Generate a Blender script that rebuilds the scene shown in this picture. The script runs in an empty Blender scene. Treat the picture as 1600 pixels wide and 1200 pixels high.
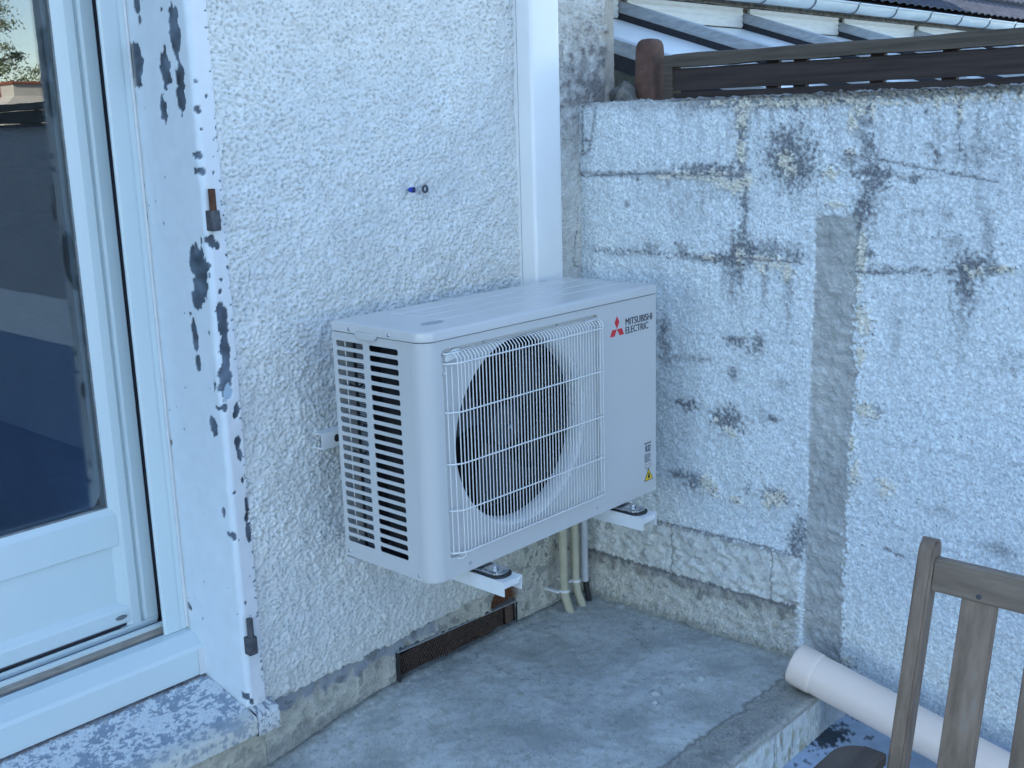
import bpy, bmesh, math, random
import numpy as np
from mathutils import Vector, Matrix
random.seed(4)
C = bpy.context.scene.collection
SC = bpy.context.scene

# ------------------------------------------------------------------ camera, sky, sun, exposure
def setup_camera():
    cd = bpy.data.cameras.new("camera")
    cam = bpy.data.objects.new("camera", cd); C.objects.link(cam)
    cd.sensor_fit = 'HORIZONTAL'; cd.sensor_width = 36.0
    cd.lens = 1755.28 / 1600 * 36.0
    cd.clip_start = 0.05; cd.clip_end = 6000
    yaw, pitch, roll = 0.826514, 0.227457, -0.02979398
    f = Vector((math.sin(yaw) * math.cos(pitch), math.cos(yaw) * math.cos(pitch), -math.sin(pitch)))
    r = Vector((math.cos(yaw), -math.sin(yaw), 0)); u = r.cross(f)
    r2 = r * math.cos(roll) + u * math.sin(roll); u2 = -r * math.sin(roll) + u * math.cos(roll)
    m = Matrix((r2, u2, -f)).transposed().to_4x4()
    m.translation = Vector((-1.48556861, -1.88777655, 0.92929046))
    cam.matrix_world = m
    SC.camera = cam
setup_camera()
SUN_EL, SUN_AZ = math.radians(30), math.radians(-65)      # azimuth from +Y towards +X
world = bpy.data.worlds.new("World"); SC.world = world; world.use_nodes = True
wn = world.node_tree
sky = wn.nodes.new('ShaderNodeTexSky'); sky.sky_type = 'NISHITA'; sky.sun_disc = False
sky.sun_elevation = SUN_EL; sky.sun_rotation = SUN_AZ
sky.air_density = 1.0; sky.dust_density = 0.0; sky.ozone_density = 1.0; sky.altitude = 600
wn.links.new(sky.outputs[0], wn.nodes['Background'].inputs[0])
wn.nodes['Background'].inputs[1].default_value = 0.15
sl = bpy.data.lights.new("sun", 'SUN'); sl.energy = 4.5; sl.angle = math.radians(0.5); sl.color = (1, .93, .82)
so = bpy.data.objects.new("sun", sl); C.objects.link(so)
sdir = Vector((math.sin(SUN_AZ) * math.cos(SUN_EL), math.cos(SUN_AZ) * math.cos(SUN_EL), math.sin(SUN_EL)))
so.rotation_euler = sdir.to_track_quat('Z', 'Y').to_euler(); so.location = (-6, 12, 14)
SC.view_settings.view_transform = 'Standard'; SC.view_settings.look = 'None'
SC.view_settings.gamma = 1; SC.view_settings.use_curve_mapping = False
SC.view_settings.exposure = 1.75

# ------------------------------------------------------------------ measured wear (wall metres: y, z, radius y, radius z [, strength])
DARK=[(-0.52,0.832,0.064,0.058,0.8),(-0.502,0.863,0.034,0.038,0.55),(-0.546,0.802,0.037,0.033,0.8),(-0.382,0.604,0.033,0.042,0.7),(-0.414,0.599,0.018,0.036,0.7),(-0.37,0.567,0.041,0.016,0.7),(-0.474,0.608,0.067,0.019,0.5),(-0.536,0.593,0.034,0.013,0.5),(-0.734,0.778,0.025,0.035,1.0),(-0.717,0.798,0.04,0.015,0.8),(-0.764,0.793,0.024,0.014,0.8),(-0.713,0.715,0.028,0.03,0.9),(-0.699,0.684,0.019,0.015,0.8),(-0.824,0.783,0.021,0.009,0.8),(-0.669,0.824,0.025,0.021,0.45),(-0.711,0.846,0.012,0.038,0.5),(-0.697,0.911,0.016,0.043,0.4),(-0.971,0.6,0.044,0.02,0.9),(-0.954,0.565,0.024,0.031,0.95),(-0.964,0.531,0.017,0.029,0.55),(-1.006,0.591,0.032,0.011,0.6),(-0.93,0.58,0.017,0.006,0.8),(-1.002,0.66,0.014,0.05,0.35),(-0.976,0.742,0.014,0.055,0.25),(-0.963,0.844,0.054,0.035,0.3),(-0.879,0.83,0.009,0.017,0.6),(-0.86,0.856,0.014,0.008,0.4),(-0.356,0.151,0.043,0.03,1.0),(-0.322,0.157,0.016,0.011,0.8),(-0.231,0.171,0.029,0.014,0.7),(-0.2,0.174,0.021,0.009,0.5),(-0.485,0.17,0.02,0.008,0.6),(-0.462,0.178,0.018,0.02,0.25),(-0.205,-0.034,0.034,0.015,0.5),(-0.253,-0.04,0.029,0.022,0.45),(-0.194,-0.034,0.009,0.011,1.0),(-0.247,-0.061,0.012,0.009,0.8),(-0.385,-0.069,0.012,0.009,0.6),(-0.5,-0.035,0.037,0.021,0.5),(-0.377,0.364,0.041,0.014,0.6),(-0.434,0.349,0.026,0.02,0.5),(-0.443,0.375,0.018,0.017,0.5),(-0.147,0.37,0.021,0.036,0.45),(-0.157,0.318,0.017,0.054,0.4),(-0.199,0.296,0.049,0.011,0.3),(-0.271,0.304,0.04,0.009,0.35),(-0.369,0.273,0.015,0.021,0.5),(-0.519,0.267,0.036,0.017,0.2),(-0.156,0.788,0.08,0.01,0.5),(-0.256,0.805,0.067,0.016,0.55),(-0.332,0.796,0.056,0.016,0.6),(-0.379,0.772,0.018,0.014,0.9),(-0.351,0.806,0.013,0.008,0.9),(-0.388,0.771,0.009,0.006,1.0),(-0.166,0.763,0.01,0.013,0.4),(-0.03,0.705,0.006,0.01,0.6),(-0.062,0.771,0.006,0.007,0.6),(0.102,0.79,0.045,0.007,0.3),(0.013,0.789,0.065,0.007,0.5),(-0.208,0.592,0.024,0.02,0.4),(-0.187,0.607,0.006,0.005,1.0),(-0.072,0.581,0.053,0.011,0.35),(-0.104,0.595,0.025,0.017,0.35),(0.004,0.57,0.031,0.009,0.35),(-0.238,0.573,0.032,0.01,0.5),(-0.297,0.573,0.05,0.012,0.6),(-0.355,0.579,0.03,0.016,0.7),(-0.385,0.918,0.022,0.047,0.5),(-0.383,0.84,0.015,0.041,0.5),(-0.395,0.714,0.011,0.048,0.6),(-0.398,0.666,0.007,0.032,0.5),(-0.363,0.517,0.013,0.05,0.35),(-0.386,0.535,0.011,0.03,0.5),(-0.336,0.524,0.008,0.042,0.25),(-0.524,0.513,0.014,0.056,0.3),(-0.458,0.524,0.009,0.045,0.35),(-0.095,0.966,0.081,0.013,0.3),(-0.225,0.957,0.048,0.019,0.35),(-0.311,0.959,0.056,0.016,0.45),(-0.421,0.959,0.07,0.015,0.5),(-0.541,0.959,0.066,0.015,0.5),(-0.655,0.963,0.062,0.014,0.6),(-0.778,0.969,0.059,0.011,0.5),(-0.893,0.974,0.055,0.011,0.5),(-1.001,0.98,0.052,0.01,0.5),(-0.719,0.942,0.006,0.006,1.0),(-0.719,0.908,0.008,0.006,1.0),(-0.849,0.928,0.004,0.006,1.0),(-0.858,0.965,0.009,0.008,1.0),(-0.73,0.967,0.008,0.007,0.9),(-0.639,0.97,0.022,0.012,0.8),(-0.679,0.973,0.009,0.007,0.9),(-0.551,0.831,0.007,0.006,1.0),(-1.04,0.975,0.01,0.008,0.9),(-0.923,0.933,0.006,0.054,0.5),(-0.942,0.81,0.004,0.03,0.4),(-0.843,0.581,0.015,0.006,0.4),(-0.718,0.618,0.009,0.039,0.5),(-0.744,0.567,0.031,0.006,0.6),(-0.734,0.611,0.009,0.009,0.7),(-0.909,0.706,0.017,0.014,0.3),(-0.926,0.643,0.02,0.02,0.3),(-0.85,0.711,0.018,0.009,0.3),(-0.805,0.428,0.012,0.061,0.2),(-0.953,0.444,0.011,0.058,0.2),(-0.576,-0.132,0.022,0.052,0.6),(-0.558,-0.154,0.015,0.032,0.6),(-0.934,0.015,0.044,0.016,0.2),(-1.07,-0.047,0.035,0.018,0.35),(-0.767,0.238,0.019,0.013,0.35),(-1.074,0.399,0.027,0.028,0.2),(-0.31,0.744,0.056,0.023,0.15),(-0.197,0.709,0.04,0.05,0.15),(-0.094,0.723,0.033,0.034,0.12)]
BARE=[(-0.465,0.581,0.036,0.011),(-0.442,0.578,0.014,0.01),(-0.492,0.571,0.025,0.013),(-0.521,0.554,0.014,0.022),(-0.453,0.556,0.009,0.013),(-0.508,0.821,0.019,0.018),(-0.521,0.806,0.017,0.015),(-0.314,0.781,0.041,0.013),(-0.37,0.766,0.026,0.018),(-0.403,0.77,0.013,0.019),(-0.266,0.783,0.027,0.01),(-0.216,0.785,0.028,0.008),(-0.156,0.782,0.028,0.007),(-0.342,0.764,0.022,0.013),(-0.394,0.956,0.025,0.018),(-0.383,0.848,0.011,0.035),(-0.385,0.918,0.016,0.022),(-0.383,0.584,0.011,0.02),(-0.297,0.576,0.019,0.007),(-0.695,0.945,0.016,0.023),(-0.676,0.912,0.011,0.023),(-0.727,0.936,0.008,0.017),(-0.748,0.966,0.021,0.007),(-0.851,0.968,0.014,0.012),(-0.872,0.951,0.01,0.016),(-0.928,0.917,0.007,0.011),(-0.928,0.96,0.007,0.016),(-1.047,0.968,0.018,0.016),(-0.822,0.97,0.02,0.007),(-0.687,0.961,0.031,0.009),(-0.575,0.958,0.039,0.009),(-0.491,0.958,0.044,0.009),(-0.311,0.967,0.03,0.008),(-0.63,0.795,0.016,0.015),(-0.676,0.842,0.011,0.012),(-0.641,0.72,0.023,0.009),(-0.709,0.602,0.014,0.054),(-0.71,0.64,0.013,0.021),(-0.707,0.526,0.01,0.021),(-0.728,0.444,0.018,0.025),(-0.716,0.466,0.013,0.018),(-0.975,0.583,0.019,0.01),(-0.958,0.591,0.008,0.008),(-1.04,0.593,0.02,0.008),(-0.362,0.121,0.012,0.009),(-0.378,0.113,0.01,0.009),(-0.322,0.144,0.008,0.007),(-0.299,-0.044,0.026,0.02),(-0.315,-0.06,0.018,0.013),(-0.284,-0.034,0.016,0.011),(-0.389,-0.067,0.018,0.011),(-0.496,-0.045,0.026,0.019),(-0.518,-0.031,0.015,0.017),(-0.478,-0.062,0.013,0.009),(-0.734,0.233,0.019,0.022),(-0.759,0.224,0.013,0.009),(-0.721,0.365,0.013,0.022),(-0.717,0.068,0.013,0.029),(-0.705,0.147,0.01,0.023),(-0.8,0.051,0.019,0.022),(-0.708,-0.432,0.024,0.014)]
CRACKS=[[(0.075,0.971),(0.082,0.929),(0.094,0.869),(0.099,0.851),(0.136,0.837),(0.135,0.79),(0.133,0.736),(0.144,0.682),(0.133,0.628),(0.142,0.555),(0.138,0.5)],[(0.124,0.876),(0.096,0.879)],[(0.122,0.973),(0.124,0.843)],[(0.137,0.783),(0.057,0.781),(-0.041,0.787),(-0.156,0.788),(-0.275,0.786),(-0.388,0.784)],[(-0.504,0.782),(-0.513,0.763),(-0.527,0.768),(-0.548,0.753),(-0.565,0.764)],[(-0.734,0.774),(-0.763,0.803)],[(-0.746,0.755),(-0.78,0.764)],[(-0.069,-0.184),(-0.202,-0.187),(-0.379,-0.182),(-0.578,-0.184)],[(-0.799,-0.11),(-0.848,-0.121)],[(-0.688,0.563),(-0.828,0.568)],[(-0.564,0.576),(-0.373,0.58)],[(-0.66,0.839),(-1.014,0.777)],[(-0.595,-0.435),(-0.068,-0.492)]]
STRIP_L=[(-0.592,0.696),(-0.593,0.534),(-0.591,0.374),(-0.59,0.211),(-0.594,-0.024),(-0.59,-0.234),(-0.593,-0.435)]
STRIP_R=[(-0.7,0.695),(-0.702,0.602),(-0.701,0.48),(-0.702,0.379),(-0.714,0.317),(-0.709,0.245),(-0.703,0.196),(-0.701,0.032),(-0.698,-0.172),(-0.701,-0.42)]
PEEL_REVEAL=[(0.332,1.077,0.028,0.041),(0.221,1.059,0.021,0.034),(0.174,1.129,0.018,0.051),(0.169,1.04,0.016,0.025),(0.174,0.997,0.016,0.027),(0.243,0.978,0.012,0.026),(0.307,1.189,0.012,0.017),(0.302,1.161,0.007,0.01),(0.216,1.173,0.005,0.005),(0.167,0.661,0.031,0.041),(0.167,0.621,0.026,0.036),(0.184,0.589,0.02,0.019),(0.205,0.509,0.012,0.034),(0.202,0.45,0.01,0.019),(0.163,0.315,0.017,0.02),(0.156,0.124,0.008,0.012),(0.336,-0.149,0.009,0.01),(0.345,0.248,0.006,0.006),(0.351,0.823,0.005,0.005),(0.351,0.757,0.005,0.006),(0.149,0.521,0.005,0.006),(0.216,0.556,0.005,0.004)]
PEEL_FRONT=[(-0.198,0.973,0.006,0.012),(-0.203,0.886,0.006,0.008),(-0.201,0.854,0.006,0.008),(-0.196,0.712,0.011,0.012),(-0.182,0.701,0.006,0.01),(-0.185,0.55,0.015,0.037),(-0.186,0.473,0.012,0.041),(-0.19,0.422,0.016,0.038),(-0.188,0.394,0.014,0.014),(-0.175,0.281,0.008,0.017),(-0.173,0.252,0.006,0.014),(-0.171,0.194,0.005,0.009),(-0.165,0.134,0.005,0.017),(-0.167,0.075,0.007,0.029),(-0.169,0.105,0.005,0.012),(-0.201,0.073,0.005,0.011),(-0.181,0.632,0.005,0.005),(-0.185,0.608,0.005,0.005),(-0.172,0.753,0.005,0.005),(-0.177,0.85,0.003,0.005),(-0.198,1.029,0.003,0.004),(-0.178,1.001,0.004,0.005),(-0.195,0.937,0.004,0.004),(-0.169,0.916,0.003,0.004),(-0.194,0.171,0.003,0.004),(-0.17,0.351,0.006,0.014),(-0.198,0.36,0.009,0.008),(-0.177,0.339,0.005,0.008),(-0.19,-0.086,0.003,0.004),(-0.205,-0.31,0.007,0.009),(-0.196,-0.323,0.005,0.009)]

# ------------------------------------------------------------------ numpy noise
def fftnoise(n, lo, hi, seed, stretch=(1, 1), rot=0.0):
    rng = np.random.default_rng(seed)
    w = np.fft.fft2(rng.standard_normal((n, n)))
    fx = np.fft.fftfreq(n) * n; FX, FY_ = np.meshgrid(fx, fx, indexing='ij')
    c, s = math.cos(rot), math.sin(rot)
    A = (FX * c + FY_ * s) * stretch[0]; B = (-FX * s + FY_ * c) * stretch[1]
    k = np.sqrt(A * A + B * B) + 1e-9
    m = np.exp(-(k / hi) ** 2) * (1 - np.exp(-(k / lo) ** 2))
    r = np.real(np.fft.ifft2(w * m)); return (r - r.mean()) / (r.std() + 1e-9)
def samp(t, u, v):
    n = t.shape[0]; x = (u % 1.0) * n; y = (v % 1.0) * n
    i = np.floor(x).astype(int); j = np.floor(y).astype(int); a = x - i; b = y - j
    i %= n; j %= n; i1 = (i + 1) % n; j1 = (j + 1) % n
    return t[i, j] * (1 - a) * (1 - b) + t[i1, j] * a * (1 - b) + t[i, j1] * (1 - a) * b + t[i1, j1] * a * b
def sst(a, b, x):
    t = np.clip((x - a) / (b - a), 0, 1); return t * t * (3 - 2 * t)
N_LUMP = fftnoise(1024, 40, 92, 1, (1.25, 1), 0.5)
N_CAST = fftnoise(1024, 76, 215, 21, (1.5, 1), -0.28)
N_BILL = fftnoise(1024, 36, 120, 31, (1.12, 1), 0.6)
N_BILL2 = fftnoise(1024, 60, 200, 32)
N_CAST2 = fftnoise(1024, 120, 300, 22)
N_LUMP2 = fftnoise(1024, 60, 170, 2)
N_FINE = fftnoise(1024, 110, 260, 3)
N_MID = fftnoise(512, 8, 40, 4)
N_BIG = fftnoise(256, 1.5, 7, 5)
N_EDGE = fftnoise(512, 12, 110, 6)
N_SPK = fftnoise(1024, 120, 380, 41)
N_STREAK = fftnoise(512, 14, 70, 7, (1, 7), 0)      # long along v

def polydist(u, v, pts):
    d = np.full(u.shape, 9.0)
    for (a, b), (c, e) in zip(pts[:-1], pts[1:]):
        dx, dy = c - a, e - b; L = dx * dx + dy * dy + 1e-12
        t = np.clip(((u - a) * dx + (v - b) * dy) / L, 0, 1)
        d = np.minimum(d, np.hypot(u - a - t * dx, v - b - t * dy))
    return d
def lerp(c, col, k):
    return c * (1 - k[:, None]) + np.array(col)[None, :] * k[:, None]

# ------------------------------------------------------------------ mesh helpers
def link(name, me, mat=None, parent=None):
    o = bpy.data.objects.new(name, me); C.objects.link(o)
    if mat is not None:
        for m in (mat if isinstance(mat, (list, tuple)) else [mat]): me.materials.append(m)
    if parent is not None: o.parent = parent
    return o
def rel(o):   # parts are modelled in world metres; keep them there under a moved Empty
    if o.parent is not None: o.matrix_parent_inverse = Matrix.Translation(-o.parent.location)
    return o
def root(name, loc, label, cat, group=None):
    o = bpy.data.objects.new(name, None); C.objects.link(o); o.location = loc; o.empty_display_size = 0.1
    o['label'] = label; o['category'] = cat
    if group: o['group'] = group
    return o
def tag(o, label, cat, group=None):
    o['label'] = label; o['category'] = cat
    if group: o['group'] = group
    return o
def struct(o): o['kind'] = 'structure'; return o

def grid_mesh(name, nu, nv, P, col=None, mat=None, parent=None, keep=None, flip=False, smooth=True):
    """P: (nu*nv,3) ordered u-major"""
    me = bpy.data.meshes.new(name)
    idx = np.arange(nu * nv).reshape(nu, nv)
    q = np.stack([idx[:-1, :-1], idx[1:, :-1], idx[1:, 1:], idx[:-1, 1:]], -1).reshape(-1, 4)
    if flip: q = q[:, ::-1]
    if keep is not None: q = q[keep[q].all(1)]
    me.vertices.add(len(P)); me.vertices.foreach_set('co', np.ascontiguousarray(P, dtype=np.float32).ravel())
    nf = len(q); me.loops.add(nf * 4); me.loops.foreach_set('vertex_index', np.ascontiguousarray(q, dtype=np.int32).ravel())
    me.polygons.add(nf); me.polygons.foreach_set('loop_start', np.arange(nf, dtype=np.int32) * 4)
    me.polygons.foreach_set('loop_total', np.full(nf, 4, dtype=np.int32))
    me.polygons.foreach_set('use_smooth', np.full(nf, smooth))
    me.update(calc_edges=True); me.validate()
    if col is not None:
        a = me.attributes.new('Col', 'FLOAT_COLOR', 'POINT')
        cc = np.ones((len(P), 4), dtype=np.float32); cc[:, :3] = col
        a.data.foreach_set('color', cc.ravel())
    return rel(link(name, me, mat, parent))

class MB:
    def __init__(s): s.bm = bmesh.new()
    def box(s, x0, x1, y0, y1, z0, z1, bevel=0.0, seg=2):
        vs = [s.bm.verts.new((x, y, z)) for x in (x0, x1) for y in (y0, y1) for z in (z0, z1)]
        fs = [(0, 1, 3, 2), (4, 6, 7, 5), (0, 4, 5, 1), (2, 3, 7, 6), (0, 2, 6, 4), (1, 5, 7, 3)]
        faces = [s.bm.faces.new([vs[i] for i in f]) for f in fs]
        if bevel > 0:
            es = list({e for f in faces for e in f.edges})
            bmesh.ops.bevel(s.bm, geom=es, offset=bevel, segments=seg, affect='EDGES', profile=0.6)
        return s
    def prism(s, pts, axis, a, b, bevel=0.0):
        """polygon pts in the two other axes, extruded along axis from a to b"""
        def mk(p, t):
            return {'x': (t, p[0], p[1]), 'y': (p[0], t, p[1]), 'z': (p[0], p[1], t)}[axis]
        A = [s.bm.verts.new(mk(p, a)) for p in pts]; B = [s.bm.verts.new(mk(p, b)) for p in pts]
        n = len(pts); fs = [s.bm.faces.new(A), s.bm.faces.new(B[::-1])]
        for i in range(n): fs.append(s.bm.faces.new([A[i], B[i], B[(i + 1) % n], A[(i + 1) % n]]))
        if bevel > 0:
            es = list({e for f in fs for e in f.edges})
            bmesh.ops.bevel(s.bm, geom=es, offset=bevel, segments=2, affect='EDGES', profile=0.6)
        return s
    def tube(s, pts, r, n=10, cap=True, radii=None):
        pts = [Vector(p) for p in pts]; rings = []
        up = None
        for i, p in enumerate(pts):
            t = (pts[min(i + 1, len(pts) - 1)] - pts[max(i - 1, 0)]).normalized()
            if up is None:
                up = Vector((0, 0, 1)) if abs(t.z) < .9 else Vector((1, 0, 0))
            a = t.cross(up).normalized(); b = a.cross(t).normalized(); up = b
            rr = radii[i] if radii else r
            rings.append([s.bm.verts.new(p + (a * math.cos(k * 2 * math.pi / n) + b * math.sin(k * 2 * math.pi / n)) * rr) for k in range(n)])
        for A, B in zip(rings[:-1], rings[1:]):
            for k in range(n): s.bm.faces.new([A[k], A[(k + 1) % n], B[(k + 1) % n], B[k]])
        if cap:
            s.bm.faces.new(rings[0][::-1]); s.bm.faces.new(rings[-1])
        return s
    def lathe(s, prof, c, axis='y', n=64, close=False):
        """prof: list of (r, t) with t along axis through centre c"""
        rings = []
        for r, t in prof:
            ring = []
            for k in range(n):
                a = 2 * math.pi * k / n; p, q = r * math.cos(a), r * math.sin(a)
                co = {'y': (c[0] + p, c[1] + t, c[2] + q), 'z': (c[0] + p, c[1] + q, c[2] + t), 'x': (c[0] + t, c[1] + p, c[2] + q)}[axis]
                ring.append(s.bm.verts.new(co))
            rings.append(ring)
        for A, B in zip(rings[:-1], rings[1:]):
            for k in range(n): s.bm.faces.new([A[k], A[(k + 1) % n], B[(k + 1) % n], B[k]])
        if close:
            s.bm.faces.new(rings[0]); s.bm.faces.new(rings[-1][::-1])
        return s
    def loft(s, rings, cap0=True, cap1=True, closed=True):
        R = [[s.bm.verts.new(p) for p in r] for r in rings]; n = len(R[0])
        for A, B in zip(R[:-1], R[1:]):
            for k in range(n if closed else n - 1):
                s.bm.faces.new([A[k], A[(k + 1) % n], B[(k + 1) % n], B[k]])
        if cap0: s.bm.faces.new(R[0][::-1])
        if cap1: s.bm.faces.new(R[-1])
        return s
    def build(s, name, mat, parent=None, smooth=False, angle=35):
        bmesh.ops.recalc_face_normals(s.bm, faces=s.bm.faces[:])
        me = bpy.data.meshes.new(name); s.bm.to_mesh(me); s.bm.free()
        if smooth:
            me.polygons.foreach_set('use_smooth', [True] * len(me.polygons))
            me.set_sharp_from_angle(angle=math.radians(angle))
        return rel(link(name, me, mat, parent))

def rrect(x0, x1, y0, y1, r, n=6):
    """rounded rectangle outline; r = 4 radii (x0y0, x1y0, x1y1, x0y1)"""
    if not isinstance(r, (tuple, list)): r = (r,) * 4
    out = []
    for (cx, cy, a0, rr) in ((x0 + r[0], y0 + r[0], math.pi, r[0]), (x1 - r[1], y0 + r[1], 1.5 * math.pi, r[1]),
                             (x1 - r[2], y1 - r[2], 0, r[2]), (x0 + r[3], y1 - r[3], .5 * math.pi, r[3])):
        for k in range(n + 1):
            a = a0 + k * math.pi / 2 / n; out.append((cx + rr * math.cos(a), cy + rr * math.sin(a)))
    return out

def flat_with_holes(outer, holes, thick, place, name, mat, parent, bevel=0.0004):
    """2D outlines -> solid plate with real openings; place(u, v, w) -> world xyz"""
    cu = bpy.data.curves.new(name, 'CURVE'); cu.dimensions = '2D'; cu.fill_mode = 'BOTH'
    for ol in [outer] + holes:
        sp = cu.splines.new('POLY'); sp.points.add(len(ol) - 1); sp.use_cyclic_u = True
        for p, (u, v) in zip(sp.points, ol): p.co = (u, v, 0, 1)
    cu.extrude = thick / 2; cu.bevel_depth = bevel; cu.bevel_resolution = 1; cu.offset = -bevel
    return curve_to_part(cu, place, name, mat, parent)
def curve_to_part(cu, place, name, mat, parent):
    tmp = bpy.data.objects.new('tmp', cu); C.objects.link(tmp)
    dg = bpy.context.evaluated_depsgraph_get(); dg.update()
    me = bpy.data.meshes.new_from_object(tmp.evaluated_get(dg)); me.name = name
    bpy.data.objects.remove(tmp); bpy.data.curves.remove(cu)
    me.materials.clear()
    n = len(me.vertices); co = np.zeros(n * 3); me.vertices.foreach_get('co', co); co = co.reshape(-1, 3)
    out = np.array([place(*c) for c in co]); me.vertices.foreach_set('co', out.ravel()); me.update()
    bm = bmesh.new(); bm.from_mesh(me); bmesh.ops.recalc_face_normals(bm, faces=bm.faces[:]); bm.to_mesh(me); bm.free()
    return rel(link(name, me, mat, parent))
def text_part(body, x0, x1, z0, z1, y, name, mat, parent, offset=0.0, thick=.0004):
    cu = bpy.data.curves.new(name, 'FONT'); cu.body = body; cu.size = 1; cu.extrude = 0.0
    cu.space_character = 1.0
    tmp = bpy.data.objects.new('tmp', cu); C.objects.link(tmp)
    dg = bpy.context.evaluated_depsgraph_get(); dg.update()
    me = bpy.data.meshes.new_from_object(tmp.evaluated_get(dg)); me.name = name
    bpy.data.objects.remove(tmp); bpy.data.curves.remove(cu); me.materials.clear()
    n = len(me.vertices); co = np.zeros(n * 3); me.vertices.foreach_get('co', co); co = co.reshape(-1, 3)
    a, b = co.min(0), co.max(0)
    X = x0 + (co[:, 0] - a[0]) / (b[0] - a[0]) * (x1 - x0); Z = z0 + (co[:, 1] - a[1]) / (b[1] - a[1]) * (z1 - z0)
    out = np.stack([X, np.full(n, y), Z], 1); me.vertices.foreach_set('co', out.ravel()); me.update()
    if offset:      # heavier weight: overprint the same glyphs a hair to the side
        bm = bmesh.new(); bm.from_mesh(me)
        for q in (1, 2):
            m2 = me.copy(); m2.transform(Matrix.Translation((offset * q, -.00004 * q, 0))); bm.from_mesh(m2); bpy.data.meshes.remove(m2)
        bm.to_mesh(me); bm.free()
    return rel(link(name, me, mat, parent))

# ------------------------------------------------------------------ materials
def nt(name):
    m = bpy.data.materials.new(name); m.use_nodes = True
    t = m.node_tree; return m, t, t.nodes, t.links, t.nodes['Principled BSDF']
def mat_attr(name, rough=.85, spec=.3, bump=.0, bscale=300, var=.06, vscale=40, dist=.002, sheen=0):
    m, t, n, l, b = nt(name)
    at = n.new('ShaderNodeAttribute'); at.attribute_name = 'Col'
    tc = n.new('ShaderNodeTexCoord')
    no = n.new('ShaderNodeTexNoise'); no.inputs['Scale'].default_value = vscale; no.inputs['Detail'].default_value = 6
    l.new(tc.outputs['Object'], no.inputs['Vector'])
    mr = n.new('ShaderNodeMapRange'); mr.inputs[3].default_value = 1 - var * 2; mr.inputs[4].default_value = 1 + var * 2
    l.new(no.outputs['Fac'], mr.inputs[0])
    mx = n.new('ShaderNodeMix'); mx.data_type = 'RGBA'; mx.blend_type = 'MULTIPLY'; mx.inputs[0].default_value = 1
    l.new(at.outputs['Color'], mx.inputs[6]); l.new(mr.outputs[0], mx.inputs[7]); l.new(mx.outputs[2], b.inputs['Base Color'])
    b.inputs['Roughness'].default_value = rough; b.inputs['Specular IOR Level'].default_value = spec
    if bump:
        n2 = n.new('ShaderNodeTexNoise'); n2.inputs['Scale'].default_value = bscale; n2.inputs['Detail'].default_value = 4
        l.new(tc.outputs['Object'], n2.inputs['Vector'])
        bp = n.new('ShaderNodeBump'); bp.inputs['Strength'].default_value = bump; bp.inputs['Distance'].default_value = dist
        l.new(n2.outputs['Fac'], bp.inputs['Height']); l.new(bp.outputs[0], b.inputs['Normal'])
    return m
def mat_noise(name, c1, c2, scale=30, rough=.6, metal=0, spec=.5, stretch=(1, 1, 1), detail=6, bump=0, bscale=None, dist=.001, lo=.35, hi=.65, c3=None, rvar=0, coat=0):
    m, t, n, l, b = nt(name)
    tc = n.new('ShaderNodeTexCoord'); mp = n.new('ShaderNodeMapping'); mp.inputs['Scale'].default_value = stretch
    l.new(tc.outputs['Object'], mp.inputs[0])
    no = n.new('ShaderNodeTexNoise'); no.inputs['Scale'].default_value = scale; no.inputs['Detail'].default_value = detail
    no.inputs['Roughness'].default_value = .6
    l.new(mp.outputs[0], no.inputs['Vector'])
    cr = n.new('ShaderNodeValToRGB'); cr.color_ramp.elements[0].position = lo; cr.color_ramp.elements[1].position = hi
    cr.color_ramp.elements[0].color = (*c1, 1); cr.color_ramp.elements[1].color = (*c2, 1)
    if c3: e = cr.color_ramp.elements.new(min(.98, hi + .12)); e.color = (*c3, 1)
    l.new(no.outputs['Fac'], cr.inputs[0]); l.new(cr.outputs[0], b.inputs['Base Color'])
    b.inputs['Roughness'].default_value = rough; b.inputs['Metallic'].default_value = metal; b.inputs['Specular IOR Level'].default_value = spec
    if coat: b.inputs['Coat Weight'].default_value = coat; b.inputs['Coat Roughness'].default_value = .2
    if rvar:
        mr = n.new('ShaderNodeMapRange'); mr.inputs[3].default_value = rough - rvar; mr.inputs[4].default_value = rough + rvar
        l.new(no.outputs['Fac'], mr.inputs[0]); l.new(mr.outputs[0], b.inputs['Roughness'])
    if bump:
        n2 = n.new('ShaderNodeTexNoise'); n2.inputs['Scale'].default_value = bscale or scale * 3; n2.inputs['Detail'].default_value = 5
        l.new(mp.outputs[0], n2.inputs['Vector'])
        bp = n.new('ShaderNodeBump'); bp.inputs['Strength'].default_value = bump; bp.inputs['Distance'].default_value = dist
        l.new(n2.outputs['Fac'], bp.inputs['Height']); l.new(bp.outputs[0], b.inputs['Normal'])
    return m
M = {}
M['render'] = mat_attr('roughcast_render', .92, .2, .35, 420, .07, 25, .0012)
M['blockpaint'] = mat_attr('painted_blockwork', .85, .3, .32, 380, .05, 60, .0014)
M['jambpaint'] = mat_attr('flaking_gloss_paint', .5, .4, .05, 120, .02, 20, .0008)
M['concrete'] = mat_attr('worn_terrace_concrete', .82, .25, .4, 260, .08, 18, .001)
M['white_upvc'] = mat_noise('white_plastic_frame', (.61, .71, .74), (.66, .75, .775), 3, .35, rvar=.06, stretch=(1, 1, .3))
M['trunk'] = mat_noise('white_trunking_plastic', (.76, .77, .77), (.81, .82, .82), 4, .42, rvar=.06)
M['ac'] = mat_noise('ivory_sheet_paint', (.53, .535, .53), (.56, .565, .56), 2.2, .36, rvar=.05, spec=.5)
M['aclid'] = mat_noise('ivory_lid_paint', (.56, .565, .56), (.60, .605, .60), 5, .22, rvar=.03, spec=.5)
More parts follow.
